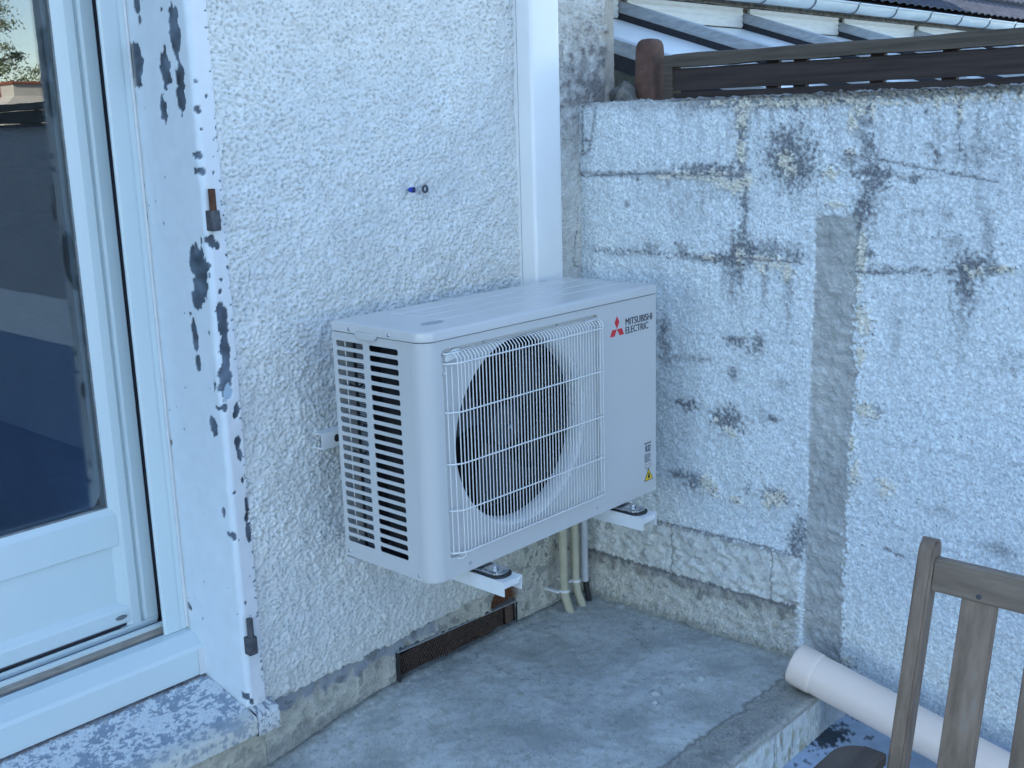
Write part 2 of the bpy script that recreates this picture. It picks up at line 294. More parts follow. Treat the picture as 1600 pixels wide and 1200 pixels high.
M['wire'] = mat_noise('white_coated_wire', (.70, .71, .70), (.76, .76, .75), 14, .4)
M['shroud'] = mat_noise('white_fan_shroud', (.70, .72, .72), (.75, .76, .76), 5, .5)
M['fan'] = mat_noise('dark_grey_fan_plastic', (.022, .024, .032), (.034, .037, .047), 10, .5)
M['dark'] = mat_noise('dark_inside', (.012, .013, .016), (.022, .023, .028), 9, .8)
def mat_fins():
    m, t, n, l, b = nt('aluminium_coil_fins')
    tc = n.new('ShaderNodeTexCoord'); wv = n.new('ShaderNodeTexWave'); wv.bands_direction = 'Z'; wv.inputs['Scale'].default_value = 70
    wv.inputs['Distortion'].default_value = 1.2
    l.new(tc.outputs['Object'], wv.inputs['Vector'])
    no = n.new('ShaderNodeTexNoise'); no.inputs['Scale'].default_value = 30; l.new(tc.outputs['Object'], no.inputs['Vector'])
    mx = n.new('ShaderNodeMix'); mx.data_type = 'FLOAT'; mx.inputs[0].default_value = .55
    l.new(wv.outputs['Fac'], mx.inputs[2]); l.new(no.outputs['Fac'], mx.inputs[3])
    cr = n.new('ShaderNodeValToRGB'); cr.color_ramp.elements[0].position = .3; cr.color_ramp.elements[1].position = .7
    cr.color_ramp.elements[0].color = (.03, .033, .04, 1); cr.color_ramp.elements[1].color = (.36, .38, .40, 1)
    l.new(mx.outputs[0], cr.inputs[0]); l.new(cr.outputs[0], b.inputs['Base Color'])
    b.inputs['Metallic'].default_value = .6; b.inputs['Roughness'].default_value = .4
    return m
M['fins'] = mat_fins()
M['zinc'] = mat_noise('zinc_plated_steel', (.42, .44, .47), (.62, .64, .66), 60, .28, metal=1, rvar=.1)
M['rubber'] = mat_noise('black_rubber', (.018, .018, .02), (.03, .03, .033), 40, .7)
M['bracketpaint'] = mat_noise('white_bracket_paint', (.70, .72, .72), (.77, .78, .77), 12, .4)
M['galv'] = mat_noise('dull_galvanised_steel', (.34, .37, .40), (.48, .51, .54), 50, .5, metal=.6)
M['red'] = mat_noise('red_emblem_ink', (.60, .020, .035), (.66, .028, .045), 20, .45)
M['navy'] = mat_noise('dark_letter_ink', (.030, .028, .045), (.040, .036, .055), 20, .5)
M['ink'] = mat_noise('grey_label_ink', (.10, .11, .13), (.15, .16, .18), 80, .6)
M['sticker'] = mat_noise('silver_label', (.50, .52, .54), (.56, .58, .60), 90, .5)
M['yellow'] = mat_noise('yellow_warning_label', (.72, .50, .02), (.78, .55, .03), 30, .5)
M['black'] = mat_noise('black_print', (.012, .012, .012), (.02, .02, .02), 30, .5)
M['beigepvc'] = mat_noise('beige_pvc_pipe', (.78, .655, .575), (.82, .70, .62), 6, .38, stretch=(1, .3, 1), rvar=.06, c3=(.72, .61, .54))
M['cream'] = mat_noise('cream_conduit', (.40, .385, .29), (.50, .475, .36), 20, .6)
M['greypipe'] = mat_noise('grey_conduit', (.40, .42, .45), (.50, .52, .55), 12, .5)
M['clip'] = mat_noise('white_clip', (.66, .68, .7), (.74, .75, .76), 12, .4)
M['iron'] = mat_noise('painted_iron_pin', (.045, .05, .06), (.10, .10, .11), 90, .55, c3=(.20, .10, .06))
M['rust'] = mat_noise('rusty_iron', (.055, .026, .016), (.13, .055, .028), 60, .9, bump=.6, bscale=180, dist=.002, c3=(.05, .03, .02))
M['rustdark'] = mat_noise('dark_rusty_mesh', (.05, .035, .03), (.13, .085, .065), 120, .85, c3=(.26, .23, .21))
M['bluecap'] = mat_noise('blue_plastic', (.015, .045, .36), (.025, .06, .45), 60, .4)
M['plank'] = mat_noise('dark_stained_plank', (.022, .016, .016), (.055, .040, .038), 14, .75, stretch=(3, .25, 6), bump=.5, bscale=40, dist=.001, lo=.3, hi=.7)
M['rail'] = mat_noise('lichened_rail_wood', (.050, .042, .034), (.12, .103, .085), 16, .85, stretch=(3, .3, 5), bump=.6, bscale=50, dist=.0015, lo=.3, hi=.7)
M['post'] = mat_noise('reddish_stained_concrete', (.072, .042, .035), (.13, .074, .058), 22, .9, bump=.7, bscale=120, dist=.002, c3=(.20, .17, .14))
M['lump'] = mat_noise('grey_mortar_lump', (.09, .09, .088), (.19, .185, .175), 40, .95, bump=.8, bscale=140, dist=.003)
M['alu'] = mat_noise('grey_aluminium_rafter', (.27, .30, .33), (.40, .43, .46), 14, .5, stretch=(4, 1, 4), rvar=.1, c3=(.38, .40, .42))
M['darkstrip'] = mat_noise('dark_rafter_strip', (.012, .013, .02), (.02, .021, .03), 30, .7)  # dark strip below each rafter
M['gutter'] = mat_noise('grey_zinc_gutter', (.46, .53, .55), (.58, .64, .65), 10, .45, stretch=(.4, 3, 3), rvar=.1)
M['gutring'] = mat_noise('dark_gutter_ring', (.10, .12, .14), (.16, .18, .20), 20, .5)
M['tile'] = mat_noise('dark_slate_grey_tile', (.024, .030, .045), (.055, .062, .085), 18, .8, c3=(.10, .105, .125))
M['nwall'] = mat_noise('neighbour_white_render', (.62, .63, .63), (.70, .71, .70), 8, .9, bump=.4, bscale=150, dist=.002)
M['flash'] = mat_noise('mossy_mortar_flashing', (.16, .14, .11), (.34, .31, .26), 30, .95, bump=.8, bscale=90, dist=.004)
M['closer'] = mat_noise('white_ribbed_closer', (.60, .62, .62), (.70, .71, .70), 18, .5, stretch=(.5, 1, 4))
M['roofpane'] = mat_noise('sky_pale_roof_glazing', (.80, .87, .90), (.85, .90, .92), 4, .25, spec=.6)  # pale blue base stands in for sky reflected by the panes
M['teak'] = mat_noise('weathered_teak', (.135, .098, .074), (.27, .205, .155), 9, .8, stretch=(4, 4, .45), bump=.5, bscale=40, dist=.001, lo=.32, hi=.62, c3=(.27, .245, .22), detail=9)
M['teakrail'] = mat_noise('weathered_teak_rail', (.12, .088, .066), (.235, .185, .142), 9, .8, stretch=(4, .45, 4), bump=.5, bscale=40, dist=.001, lo=.32, hi=.62, c3=(.26, .24, .22), detail=9)
M['teakarm'] = mat_noise('dark_teak_arm', (.06, .045, .038), (.13, .10, .085), 9, .8, stretch=(.45, 4, 4), bump=.5, bscale=40, dist=.001, lo=.32, hi=.62, c3=(.22, .19, .18), detail=9)
M['lawn'] = mat_noise('outer_ground', (.06, .07, .035), (.11, .11, .06), 1.5, .95)
M['farwall'] = mat_noise('far_cream_wall', (.62, .55, .46), (.72, .65, .55), 3, .9)
M['fartile'] = mat_noise('orange_clay_tile', (.30, .075, .035), (.45, .13, .06), 6, .85)
M['bark'] = mat_noise('pine_bark', (.06, .045, .035), (.14, .10, .07), 12, .95, stretch=(4, 4, 1))
M['leaf'] = mat_noise('pine_needles', (.12, .16, .07), (.24, .27, .12), 1.6, .7)
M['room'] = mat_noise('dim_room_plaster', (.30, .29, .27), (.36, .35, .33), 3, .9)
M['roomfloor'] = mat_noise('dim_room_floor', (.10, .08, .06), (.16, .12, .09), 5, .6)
M['alutrack'] = mat_noise('grey_sliding_track', (.16, .18, .20), (.26, .28, .30), 30, .5, metal=.3)
M['browntrack'] = mat_noise('dusty_brown_track', (.28, .24, .20), (.42, .37, .32), 40, .85, stretch=(.6, 3, 3))
M['deepgap'] = mat_noise('dark_gap_fill', (.022, .022, .034), (.035, .034, .05), 30, .8)  # dark fill; beside the sash it imitates the gap's shadow
def mat_glass():
    m, t, n, l, b = nt('door_glass'); n.remove(b)
    fr = n.new('ShaderNodeFresnel'); fr.inputs[0].default_value = 1.95
    tr = n.new('ShaderNodeBsdfTransparent'); tr.inputs[0].default_value = (.62, .68, .72, 1)
    gl = n.new('ShaderNodeBsdfGlossy'); gl.inputs['Roughness'].default_value = .004; gl.inputs[0].default_value = (1, 1, 1, 1)
    mx = n.new('ShaderNodeMixShader'); l.new(fr.outputs[0], mx.inputs[0]); l.new(tr.outputs[0], mx.inputs[1]); l.new(gl.outputs[0], mx.inputs[2])
    l.new(mx.outputs[0], n['Material Output'].inputs[0])
    return m
M['glass'] = mat_glass()

FY = 0.13          # facade plane
GX = 1.018         # garden wall plane
GZ = -0.58         # lower ground
def slab_z(x, y):
    x = np.asarray(x, float); y = np.asarray(y, float)
    return -.462 - .05 * sst(.3, -.25, x) - .006 * sst(.2, .9, x)

# ================================================================== HOUSE
house = root('house', (-.2, .4, GZ), 'house with white roughcast wall and white-framed sliding glass door', 'house')
def build_facade():
    xs = np.arange(-.161, 1.1801, .0023); zs = np.arange(-.60, 1.42, .0024)
    nu, nv = len(xs), len(zs)
    X, Z = [a.ravel() for a in np.meshgrid(xs, zs, indexing='ij')]
    u, v = X / 1.42, Z / 1.42
    l0 = samp(N_BILL, u, v); l0b = samp(N_BILL2, u, v); l1 = samp(N_CAST, u, v) + .45 * (np.abs(l0) - .8) + .35 * (np.abs(l0b) - .8); l2 = samp(N_CAST2, u + .37, v + .11); f = samp(N_FINE, u * 1.0, v)
    big = samp(N_BIG, u * .9 + .2, v * .9); mid = samp(N_MID, u, v); edge = samp(N_EDGE, u, v)
    lum = .80 + .30 * np.tanh(big + .8 * mid)
    h = lum * (.0026 * np.tanh(.95 * l1 + .60) + .0008 * l2) + .0003 * f + .0012 * big + .0009 * mid + .0007 * samp(N_LUMP, u, v)
    old = sst(.86, .90, X)                                    # older coarser coat right of the trunking
    h = h * (1 + .10 * old) - old * .001
    # bottom edge of the roughcast
    zb = -.349 + .010 * np.interp(X, [-.2, .2, .45, .8, 1.2], [-.6, .2, 1.2, 3.2, 3.6]) + .0014 * edge + .0030 * mid
    coat = sst(-.003, .004, Z - zb)
    corner = sst(1.128 + .006 * mid, 1.14 + .006 * mid, X)    # bare render at the house corner
    h = h * (1 - .75 * corner) - .004 * corner
    hp = -.011 + .0012 * mid + .0006 * f + .0015 * big         # bare plinth, slightly set back
    # plinth crumbles: flush mortar repair near the vent
    rep = sst(.02, -.01, np.maximum(np.abs(X - .52) - .12, np.abs(Z + .365) - .035) + .008 * edge)
    hp = hp + rep * (.006 + .001 * l2)
    h = h * coat + hp * (1 - coat)
    # rust notch over the vent
    notch = sst(.008, -.006, np.hypot((X - .655) / 1.0, (Z + .372) / .72) - .055 + .004 * edge) * sst(-.40, -.39, Z)
    h = h - notch * .014
    base = np.array([.665, .68, .675])
    col = np.tile(base, (len(X), 1)) * (1 + .03 * big + .02 * l1)[:, None]
    # pits are tinted darker
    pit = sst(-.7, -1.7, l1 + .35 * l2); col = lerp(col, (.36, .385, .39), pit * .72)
    col = lerp(col, (.50, .49, .455), old * (.55 + .15 * np.clip(mid, -1, 1)))
    tn = sst(.4, 1.6, samp(N_MID, u * .7 + .2, v * .7) + .4 * big); col = lerp(col, (.66, .66, .635), tn * .4)
    ck = sst(.0028, .0008, polydist(X + .002 * edge, Z + .002 * f, [(1.004, .70), (.996, .63), (.984, .57), (.982, .545), (.99, .53), (1.002, .528)])); h = h - .003 * ck; col = lerp(col, (.12, .12, .125), ck * .8)
    # weathering: grey soot near the garden wall top, moss at the foot on the right
    soot = sst(.28, .0, np.hypot((X - 1.12) / 1.25, Z - 1.02) + .02 * edge) * sst(.84, .92, X)
    col = lerp(col, (.16, .155, .165), np.clip(soot * (.85 + .25 * mid), 0, .9))
    col = lerp(col, (.36, .33, .29), corner * .85 * (1 - .4 * soot))
    foot = sst(-.10, -.30, Z + .02 * mid) * sst(.25, .75, X)
    col = lerp(col, (.36, .345, .27), foot * .75)
    moss = sst(.35, 1.1, mid + .6 * edge) * sst(.55, .8, X) * sst(-.16, -.28, Z) * coat
    col = lerp(col, (.10, .105, .085), moss * .7)
    dirt2 = sst(-.2, -.36, Z) * .3
    col = lerp(col, (.42, .41, .37), dirt2 * (1 - foot))
    # plinth colours
    pc = np.tile(np.array([.43, .425, .385]), (len(X), 1)) * (1 + .12 * mid + .10 * f + .1 * big)[:, None]
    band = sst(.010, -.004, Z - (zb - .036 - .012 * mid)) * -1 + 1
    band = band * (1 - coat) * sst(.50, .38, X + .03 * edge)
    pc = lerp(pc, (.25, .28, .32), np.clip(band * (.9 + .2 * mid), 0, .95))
    pc = lerp(pc, (.40, .385, .33), rep * .7)
    pc = lerp(pc, (.13, .13, .125), sst(.9, 1.8, mid + edge * .5) * .6)
    pc = lerp(pc, (.20, .21, .21), sst(-.445, -.47, Z + .006 * edge) * .6)
    col = col * coat[:, None] + pc * (1 - coat[:, None])
    rn = 1 + .5 * np.clip(f, -1, 1)
    rustc = np.stack([.105 * rn, .048 * rn, .026 * rn], 1)
    col = col * (1 - notch[:, None]) + rustc * notch[:, None]
    col = lerp(col, (.12, .07, .05), sst(.012, .0, np.abs(np.hypot((X - .655), (Z + .372) / .72) - .057)) * sst(-.40, -.39, Z) * .5)
    # stain round the old fixing hole
    col = lerp(col, (.42, .40, .44), sst(.03, .005, np.hypot((X - .41) / 1.4, Z - .782) + .006 * edge) * .35)
    col = np.clip(col, .01, .9)
    top = np.interp(X, [.248, .70], [-.379, -.394]) + .0025 * edge
    keep = ~((X > .249) & (X < .701) & (Z < top) & (Z > -.475))
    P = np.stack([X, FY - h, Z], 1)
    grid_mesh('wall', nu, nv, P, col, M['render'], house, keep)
build_facade()
def build_plinth():
    xs = np.arange(-1.8, -.158, .006); zs = np.arange(-.60, -.375, .004); nu, nv = len(xs), len(zs)
    X, Z = [a.ravel() for a in np.meshgrid(xs, zs, indexing='ij')]; u, v = X / 1.42, Z / 1.42
    mid = samp(N_MID, u, v); f = samp(N_FINE, u, v); e = samp(N_EDGE, u, v); big = samp(N_BIG, u * .9 + .2, v * .9)
    pc = np.tile(np.array([.40, .385, .33]), (len(X), 1)) * (1 + .12 * mid + .10 * f + .1 * big)[:, None]
    pc = lerp(pc, (.17, .165, .15), sst(.4, 1.6, mid + e * .5) * .6); pc = lerp(pc, (.20, .21, .21), sst(-.47, -.50, Z + .006 * e) * .6)
    grid_mesh('plinth', nu, nv, np.stack([X, .139 - .0012 * mid - .0006 * f, Z], 1), np.clip(pc, .02, .9), M['render'], house)
build_plinth()
def build_shell():
    b = MB()
    b.box(-.19, .245, .16, 5.8, -.6, 3.0); b.box(.705, 1.172, .16, 5.8, -.6, 3.0); b.box(.245, .705, .16, 5.8, -.376, 3.0)
    b.box(.245, .705, .26, 5.8, -.6, -.376)
    b.box(-16, -1.75, FY, 5.8, -.6, 3.0)
    b.box(-1.75, -.19, FY, .52, 1.95, 3.0)
    b.box(-16, 1.176, FY + .003, 5.8, 3.0, 6.0)
    b.box(-1.75, -.19, 5.6, 5.8, -.6, 3.0)
    b.box(-.19, 1.174, FY + .002, .16, 1.6, 3.0)
    b.build('wall', M['nwall'], house)
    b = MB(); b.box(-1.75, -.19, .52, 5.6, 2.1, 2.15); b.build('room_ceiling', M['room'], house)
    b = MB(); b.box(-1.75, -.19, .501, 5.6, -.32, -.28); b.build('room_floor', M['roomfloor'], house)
    # roof
    b = MB(); b.prism([(-.35 + .13, 6.0), (-.35 + .13, 6.12), (3.0, 8.0), (6.2, 6.12), (6.2, 6.0)], 'x', -16.3, 1.45)
    b.build('roof', M['tile'], house)
build_shell()
def build_jamb():
    prof = [(-.205, .375)]
    y = .375
    while y > .1405: y -= .0024; prof.append((-.205, y))
    for k in range(1, 7):
        a = k / 6 * math.pi / 2; prof.append((-.193 - .012 * math.cos(a), .138 - .012 * math.sin(a)))
    x = -.193
    while x < -.1605: x += .0022; prof.append((x, .126))
    prof.append((-.1585, .128)); prof.append((-.158, .15))
    prof = np.array(prof); nu = len(prof)
    zs = np.arange(-.352, 1.60, .0027); nv = len(zs)
    I, Z = [a.ravel() for a in np.meshgrid(np.arange(nu), zs, indexing='ij')]
    X = prof[I, 0]; Y = prof[I, 1]
    s = np.concatenate([[0], np.cumsum(np.hypot(*np.diff(prof, axis=0).T))])[I]
    e = .75 * samp(N_MID, s * 1.9 + .3, Z * 1.1) + .30 * samp(N_EDGE, s * .9 + .3, Z * .6); e2 = samp(N_FINE, s, Z); mid = samp(N_MID, s * .7, Z * .7)
    peel = np.zeros(len(X))
    for (cy, cz, ry, rz) in PEEL_REVEAL:
        d = np.hypot((Y - cy) / max(ry, .004), (Z - cz) / rz); d = np.where(X < -.199, d, 9)
        peel = np.maximum(peel, 1.12 - d ** 1.5 + .26 * e + .02 * e2 - (0 if rz > .012 else .15))
    for (cx, cz, rx, rz) in PEEL_FRONT:
        d = np.hypot((X - cx) / max(rx * .9, .003), (Z - cz) / rz); d = np.where(Y < .15, d, 9)
        peel = np.maximum(peel, 1.12 - d ** 1.5 + .30 * e + .03 * e2 - (0 if rz > .012 else .15))
    # chips along the outer arris and a few flecks
    arris = sst(.014, .0, np.abs(X + .162)) * (Y < .14)
    peel = np.maximum(peel, (arris * (.95 + .5 * samp(N_EDGE, s, Z * 1.7 + .4)) - 1.62 + .25 * sst(.3, -.1, Z)) * 3)
    peel = np.maximum(peel, (samp(N_MID, s * 2.2 + .7, Z * 2.2) - 3.1) * 2.0)
    pm = sst(0, .05, peel)
    hh = -.0013 * pm + .0003 * mid + .0012 * sst(-.10, -.01, peel) * (1 - pm)
    nx = np.zeros(len(X)); ny = np.zeros(len(X)); nx[X < -.199] = -1; ny[X >= -.199] = -1
    P = np.stack([X + nx * hh, Y + ny * hh, Z], 1)
    col = np.tile(np.array([.73, .83, .885]), (len(X), 1)) * (1 + .015 * mid)[:, None]
    col = lerp(col, (.74, .74, .75), sst(-.200, -.192, X))
    rim = sst(-.16, -.02, peel) * (1 - pm); col = lerp(col, (.62, .66, .70), rim * .5)
    col = lerp(col, np.array([.055, .078, .112]), pm * (.97))
    und = sst(.3, .9, mid + .6 * e2) * pm; col = lerp(col, np.array([.10, .13, .17]), und * .5)
    col = col * (1 + pm * .25 * mid)[:, None]
    lp = sst(.0, .1, 1 - np.hypot((X + .187) / .014, (Z - .395) / .016) + .3 * e) * pm * (Y < .15); col = lerp(col, (.38, .50, .60), lp)
    col = lerp(col, (.50, .52, .52), sst(.02, -.02, Z + .34 + .01 * e) * .6)
    col = lerp(col, (.50, .49, .44), sst(.014, .0, np.abs(Y - .350)) * (X < -.2) * .6)
    grid_mesh('door_jamb', nu, nv, P, np.clip(col, .01, .9), M['jambpaint'], house)
build_jamb()
def hinge_pin(z0, rusty):
    x, y = -.192, .112
    b = MB()
    b.box(x - .011, x + .011, y - .006, .128, z0 - .030, z0 + .012, .003)
    o = b.build('hinge_pin', M['iron'], house, True)
    b = MB(); b.tube([(x, y + .002, z0 + .010), (x, y + .002, z0 + .055)], .0072, 12); b.build('pin', M['rust'] if rusty else M['iron'], o, True)
hinge_pin(.764, True); hinge_pin(-.175, False)
def build_sill():
    # weathered stone sill with a nosing and a block under the jamb
    xs = np.arange(-1.8, -.2059, .004); xs = np.concatenate([np.arange(-1.8, -.75, .02), np.arange(-.75, -.2059, .003)])
    prof = [(.36, -.300), (.30, -.305)]
    for t in np.linspace(0, 1, 60)[1:]: prof.append((.30 - .195 * t, -.305 - .040 * t))
    for k in range(1, 6):
        a = k / 5 * math.pi / 2; prof.append((.105 - .010 * math.sin(a), -.355 + .010 * math.cos(a)))
    for t in np.linspace(0, 1, 10)[1:]: prof.append((.095, -.355 - .033 * t))
    prof += [(.105, -.394), (.16, -.396)]
    prof = np.array(prof); nv = len(prof); nu = len(xs)
    X, J = [a.ravel() for a in np.meshgrid(xs, np.arange(nv), indexing='ij')]
    Y = prof[J, 0]; Z = prof[J, 1]; s = np.concatenate([[0], np.cumsum(np.hypot(*np.diff(prof, axis=0).T))])[J]
    e = samp(N_EDGE, X * .8, s * 1.3); mid = samp(N_MID, X * 1.5, s * 2.0 + .3); f = samp(N_FINE, X, s); big = samp(N_BIG, X * 1.7, s * 2.5)
    m2 = samp(N_MID, X * .9 + .1, s * 1.1); worn = sst(.02, .20, .45 * m2 + .35 * mid + .65 * e + .18 * f + .55 * big - .10 + .12 * f)
    front = sst(.115, .10, Y)
    edgez = sst(.15, .11, Y) * .9 + front
    col = np.tile(np.array([.68, .72, .74]), (len(X), 1)) * (1 + .03 * f)[:, None]
    col = lerp(col, (.54, .52, .45), np.clip(edgez * .6, 0, .6))
    col = lerp(col, (.22, .28, .36), worn * .85 * (1 - .25 * np.clip(edgez, 0, 1)))
    col = lerp(col, (.20, .21, .20), sst(.8, 1.4, f + e * .5) * .3)
    col = lerp(col, (.09, .06, .055), sst(.014, .002, np.abs(Y - .295) + .004 * e) * .85)
    hh = .0012 * (1 - worn) + .0007 * f
    P = np.stack([X, Y - hh * front, Z + hh * (1 - front)], 1)
    grid_mesh('door_sill', nu, nv, P, np.clip(col, .02, .9), M['jambpaint'], house, flip=True)
    # foot block
    xs = np.arange(-.2055, -.1449, .0025); prof = [(.131, -.333)]
    for t in np.linspace(0, 1, 12)[1:]: prof.append((.131 - .03 * t, -.333 - .010 * t))
    for t in np.linspace(0, 1, 22)[1:]: prof.append((.096, -.348 - .048 * t))
    prof += [(.15, -.398)]
    prof = np.array(prof); nv = len(prof); nu = len(xs)
    X, J = [a.ravel() for a in np.meshgrid(xs, np.arange(nv), indexing='ij')]; Y = prof[J, 0]; Z = prof[J, 1]
    e = samp(N_EDGE, X * 1.1 + .5, Z); f = samp(N_FINE, X + .2, Z)
    worn = sst(.5, .8, e + .4 * f); col = np.tile(np.array([.64, .665, .68]), (len(X), 1))
    col = lerp(col, (.17, .20, .25), worn * .85); col = lerp(col, (.50, .48, .42), sst(-.38, -.395, Z) * .5)
    X2 = np.where(X > -.1475, X - .002 * (np.abs(Z + .36) > .03), X)
    P = np.stack([X2, Y - .0012 * f * (Y < .13) - .001 * (1 - worn), Z], 1)
    grid_mesh('sill_end_block', nu, nv, P, np.clip(col, .02, .9), M['jambpaint'], house, flip=True)
    if 0: MB().prism([(.0965, -.349), (.0965, -.396), (.15, -.397), (.15, -.335), (.130, -.3345)], 'x', -.1455, -.1452).build('sill_end_face', M['clip'], house)
build_sill()
def build_door():
    XR = -.2055; XL = -1.72; ZT = 1.95
    W = M['white_upvc']
    b = MB()
    b.prism([(XR, .356), (-.212, .352), (-.222, .3535), (-.228, .352), (-.262, .352), (-.266, .355), (-.266, .360), (-.228, .362), (-.228, .40), (XR, .40)], 'z', -.2045, ZT)
    b.box(XL, XL + .06, .352, .42, -.20, ZT, .004); b.box(XL + .06, -.262, .354, .42, ZT - .06, ZT, .004)
    fr = b.build('door_frame', W, house)
    b = MB(); b.box(-.2302, -.2150, .436, .455, -.196, ZT - .06); b.build('frame_gap_shadow', M['deepgap'], fr)  # dark strip stands in for the shadow between sash and frame
    b = MB(); b.tube([(-.2085, .3505, -.20), (-.2085, .3505, 1.6)], .0035, 8); b.build('sealant_bead', M['clip'], fr, True)
    b = MB(); b.prism([(.296, -.302), (.293, -.238), (.297, -.229), (.334, -.2075), (.362, -.2055), (.362, -.305)], 'x', XL, -.2062)
    b.build('door_threshold', W, house)
    b = MB()
    b.prism([(-.2215, -.302), (-.2062, -.302), (-.2062, -.238), (-.2215, -.238)], 'y', .2915, .2931); b.build('threshold_cap', M['clip'], house)
    xr = -.2410
    b = MB(); b.box(XL, xr, .3625, .3672, -.30, -.2075); b.box(XL, xr, .3672, .3692, -.30, -.2045); b.box(XL, xr, .3692, .3750, -.30, -.2070); b.build('grey_track', M['alutrack'], house)
    b = MB(); b.box(XL, xr, .3755, .3940, -.30, -.1995); b.build('brown_track', M['browntrack'], house)
    b = MB(); b.box(XL, xr, .3945, .4015, -.30, -.1900, .0008); b.box(XL, xr, .4015, .4085, -.30, -.1930); b.build('track_lip', W, house)
    b = MB(); b.box(XL, xr, .4090, .4270, -.30, -.2000); b.build('track_groove', M['deepgap'], house)
    b = MB(); b.box(XL, xr, .4275, .4335, -.30, -.1860, .0008); b.build('track_lip', W, house)
    b = MB(); b.box(XL, xr, .4340, .50, -.30, -.192); b.build('grey_track', M['alutrack'], house)
    F = .435; sx1 = -.2306; zb, zg, zr = -.1795, .106, .012; GL = -.3255
    d = MB()
    d.prism([(sx1, F + .06), (sx1, F + .005), (sx1 - .004, F), (-.262, F), (-.268, F + .003), (-.2705, F + .009), (-.2745, F + .009), (-.2765, F + .001), (-.2800, F - .002), (-.3000, F - .002), (-.3110, F + .003), (GL, F + .011), (GL, F + .06)], 'z', zb - .018, ZT - .07)
    d.box(XL + .062, XL + .16, F, F + .06, zb, ZT - .07, .003)
    d.box(XL + .16, GL - .0005, F, F + .06, ZT - .17, ZT - .07, .003)
    d.prism([(F + .06, zg), (F + .011, zg - .001), (F + .004, zg - .014), (F + .001, zg - .018), (F + .001, zr + .002), (F + .004, zr), (F + .06, zr)], 'x', XL + .16, -.3105)
    d.prism([(F + .06, -.124), (F + .015, -.124), (F + .001, -.140), (F - .001, -.145), (F - .001, zb + .004), (F + .003, zb), (F + .06, zb)], 'x', XL + .16, -.2805)
    ds = d.build('sliding_sash', W, house)
    d = MB(); d.box(XL + .158, -.3115, F + .013, F + .045, -.126, zr + .003); d.build('lower_panel', W, ds)
    d = MB(); d.box(XL + .158, GL + .002, F + .0135, F + .0195, zg - .006, ZT - .165); d.build('glass_pane', M['glass'], ds)
    d = MB(); d.box(GL - .0022, GL + .0018, F + .0100, F + .0132, zg - .002, ZT - .165); d.box(XL + .16, GL - .0022, F + .0100, F + .0132, zg - .002, zg + .0025); d.build('glazing_seal', M['alutrack'], ds)
    d = MB(); d.box(GL - .014, GL + .0018, F + .0200, F + .036, zg - .002, ZT - .165); d.box(XL + .16, GL - .014, F + .0200, F + .036, zg - .004, zg + .010); d.build('glazing_spacer', M['clip'], ds)
    d = MB(); d.lathe([(.0001, 0), (.013, 0), (.0145, .0012), (.0145, .003), (.011, .003)], (0, 0, 0), 'y', 32)
    for v in d.bm.verts: v.co = Vector((-.327 + v.co.x * 1.0, F - .004 + v.co.y, -.1605 + v.co.z * .36))
    d.build('drain_cap', M['alutrack'], ds, True)
    d = MB(); d.box(XL + .16, -.2765, F + .004, F + .03, zb - .0065, zb - .0005); d.build('bottom_seal', M['deepgap'], ds)
build_door()
def build_vent():
    x0, x1 = .247, .703
    b = MB()
    b.prism([(x0, -.378), (x1, -.3935), (x1, -.396), (x0, -.3805)], 'y', .133, .2); b.build('vent_lintel', M['galv'], house)
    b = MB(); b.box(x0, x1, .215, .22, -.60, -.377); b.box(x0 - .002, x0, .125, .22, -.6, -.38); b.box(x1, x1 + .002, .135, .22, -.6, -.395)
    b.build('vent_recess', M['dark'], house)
    # expanded metal mesh, torn near the right end
    b = MB(); random.seed(3)
    def mz(x): return -.384 - (x - x0) / (x1 - x0) * .014
    for k in range(78):
        for sgn in (1, -1):
            xa = x0 + k * .0085 - .09; 
            pts = []
            for q in range(7):
                z = -.475 + q * .0155; x = xa + sgn * (q - 3) * .0085 + .0
                if x0 + .004 < x < x1 - .03 and z < mz(x): pts.append((x, .152 + .004 * math.sin(x * 40) + random.uniform(-.001, .001), z))
            if len(pts) > 1: b.tube(pts, .0011, 5)
    b.build('vent_mesh', M['rustdark'], house)
    b = MB(); b.box(x1 - .030, x1 - .001, .150, .156, -.47, -.397, .001); b.build('vent_frame', M['rustdark'], house)
    b = MB(); b.box(x0 + .001, x0 + .004, .140, .150, -.49, -.383, .001); b.build('vent_frame', M['rust'], house)
build_vent()

# fixing left in the wall
t = root('wall_screw', (.350, .128, .784), 'small screw in a blue plastic plug left in the roughcast wall', 'screw')
MB().lathe([(.0060, 0), (.0066, .003), (.0066, .012), (.005, .016), (.0001, .0165)], (.349, .098, .784), 'y', 14).build('plug', M['bluecap'], t, True)
MB().tube([(.3545, .128, .7838), (.356, .100, .7835)], .0034, 10).build('screw', M['galv'], t, True)
t = MB().lathe([(.0050, -.002), (.0098, -.002), (.0108, .0), (.0098, .002), (.0050, .002), (.0050, -.002)], (.396, .1100, .783), 'y', 24).build('washer', M['iron'], None, True)
tag(t, 'grey metal washer ring stuck on the roughcast wall right of the blue plug', 'washer')

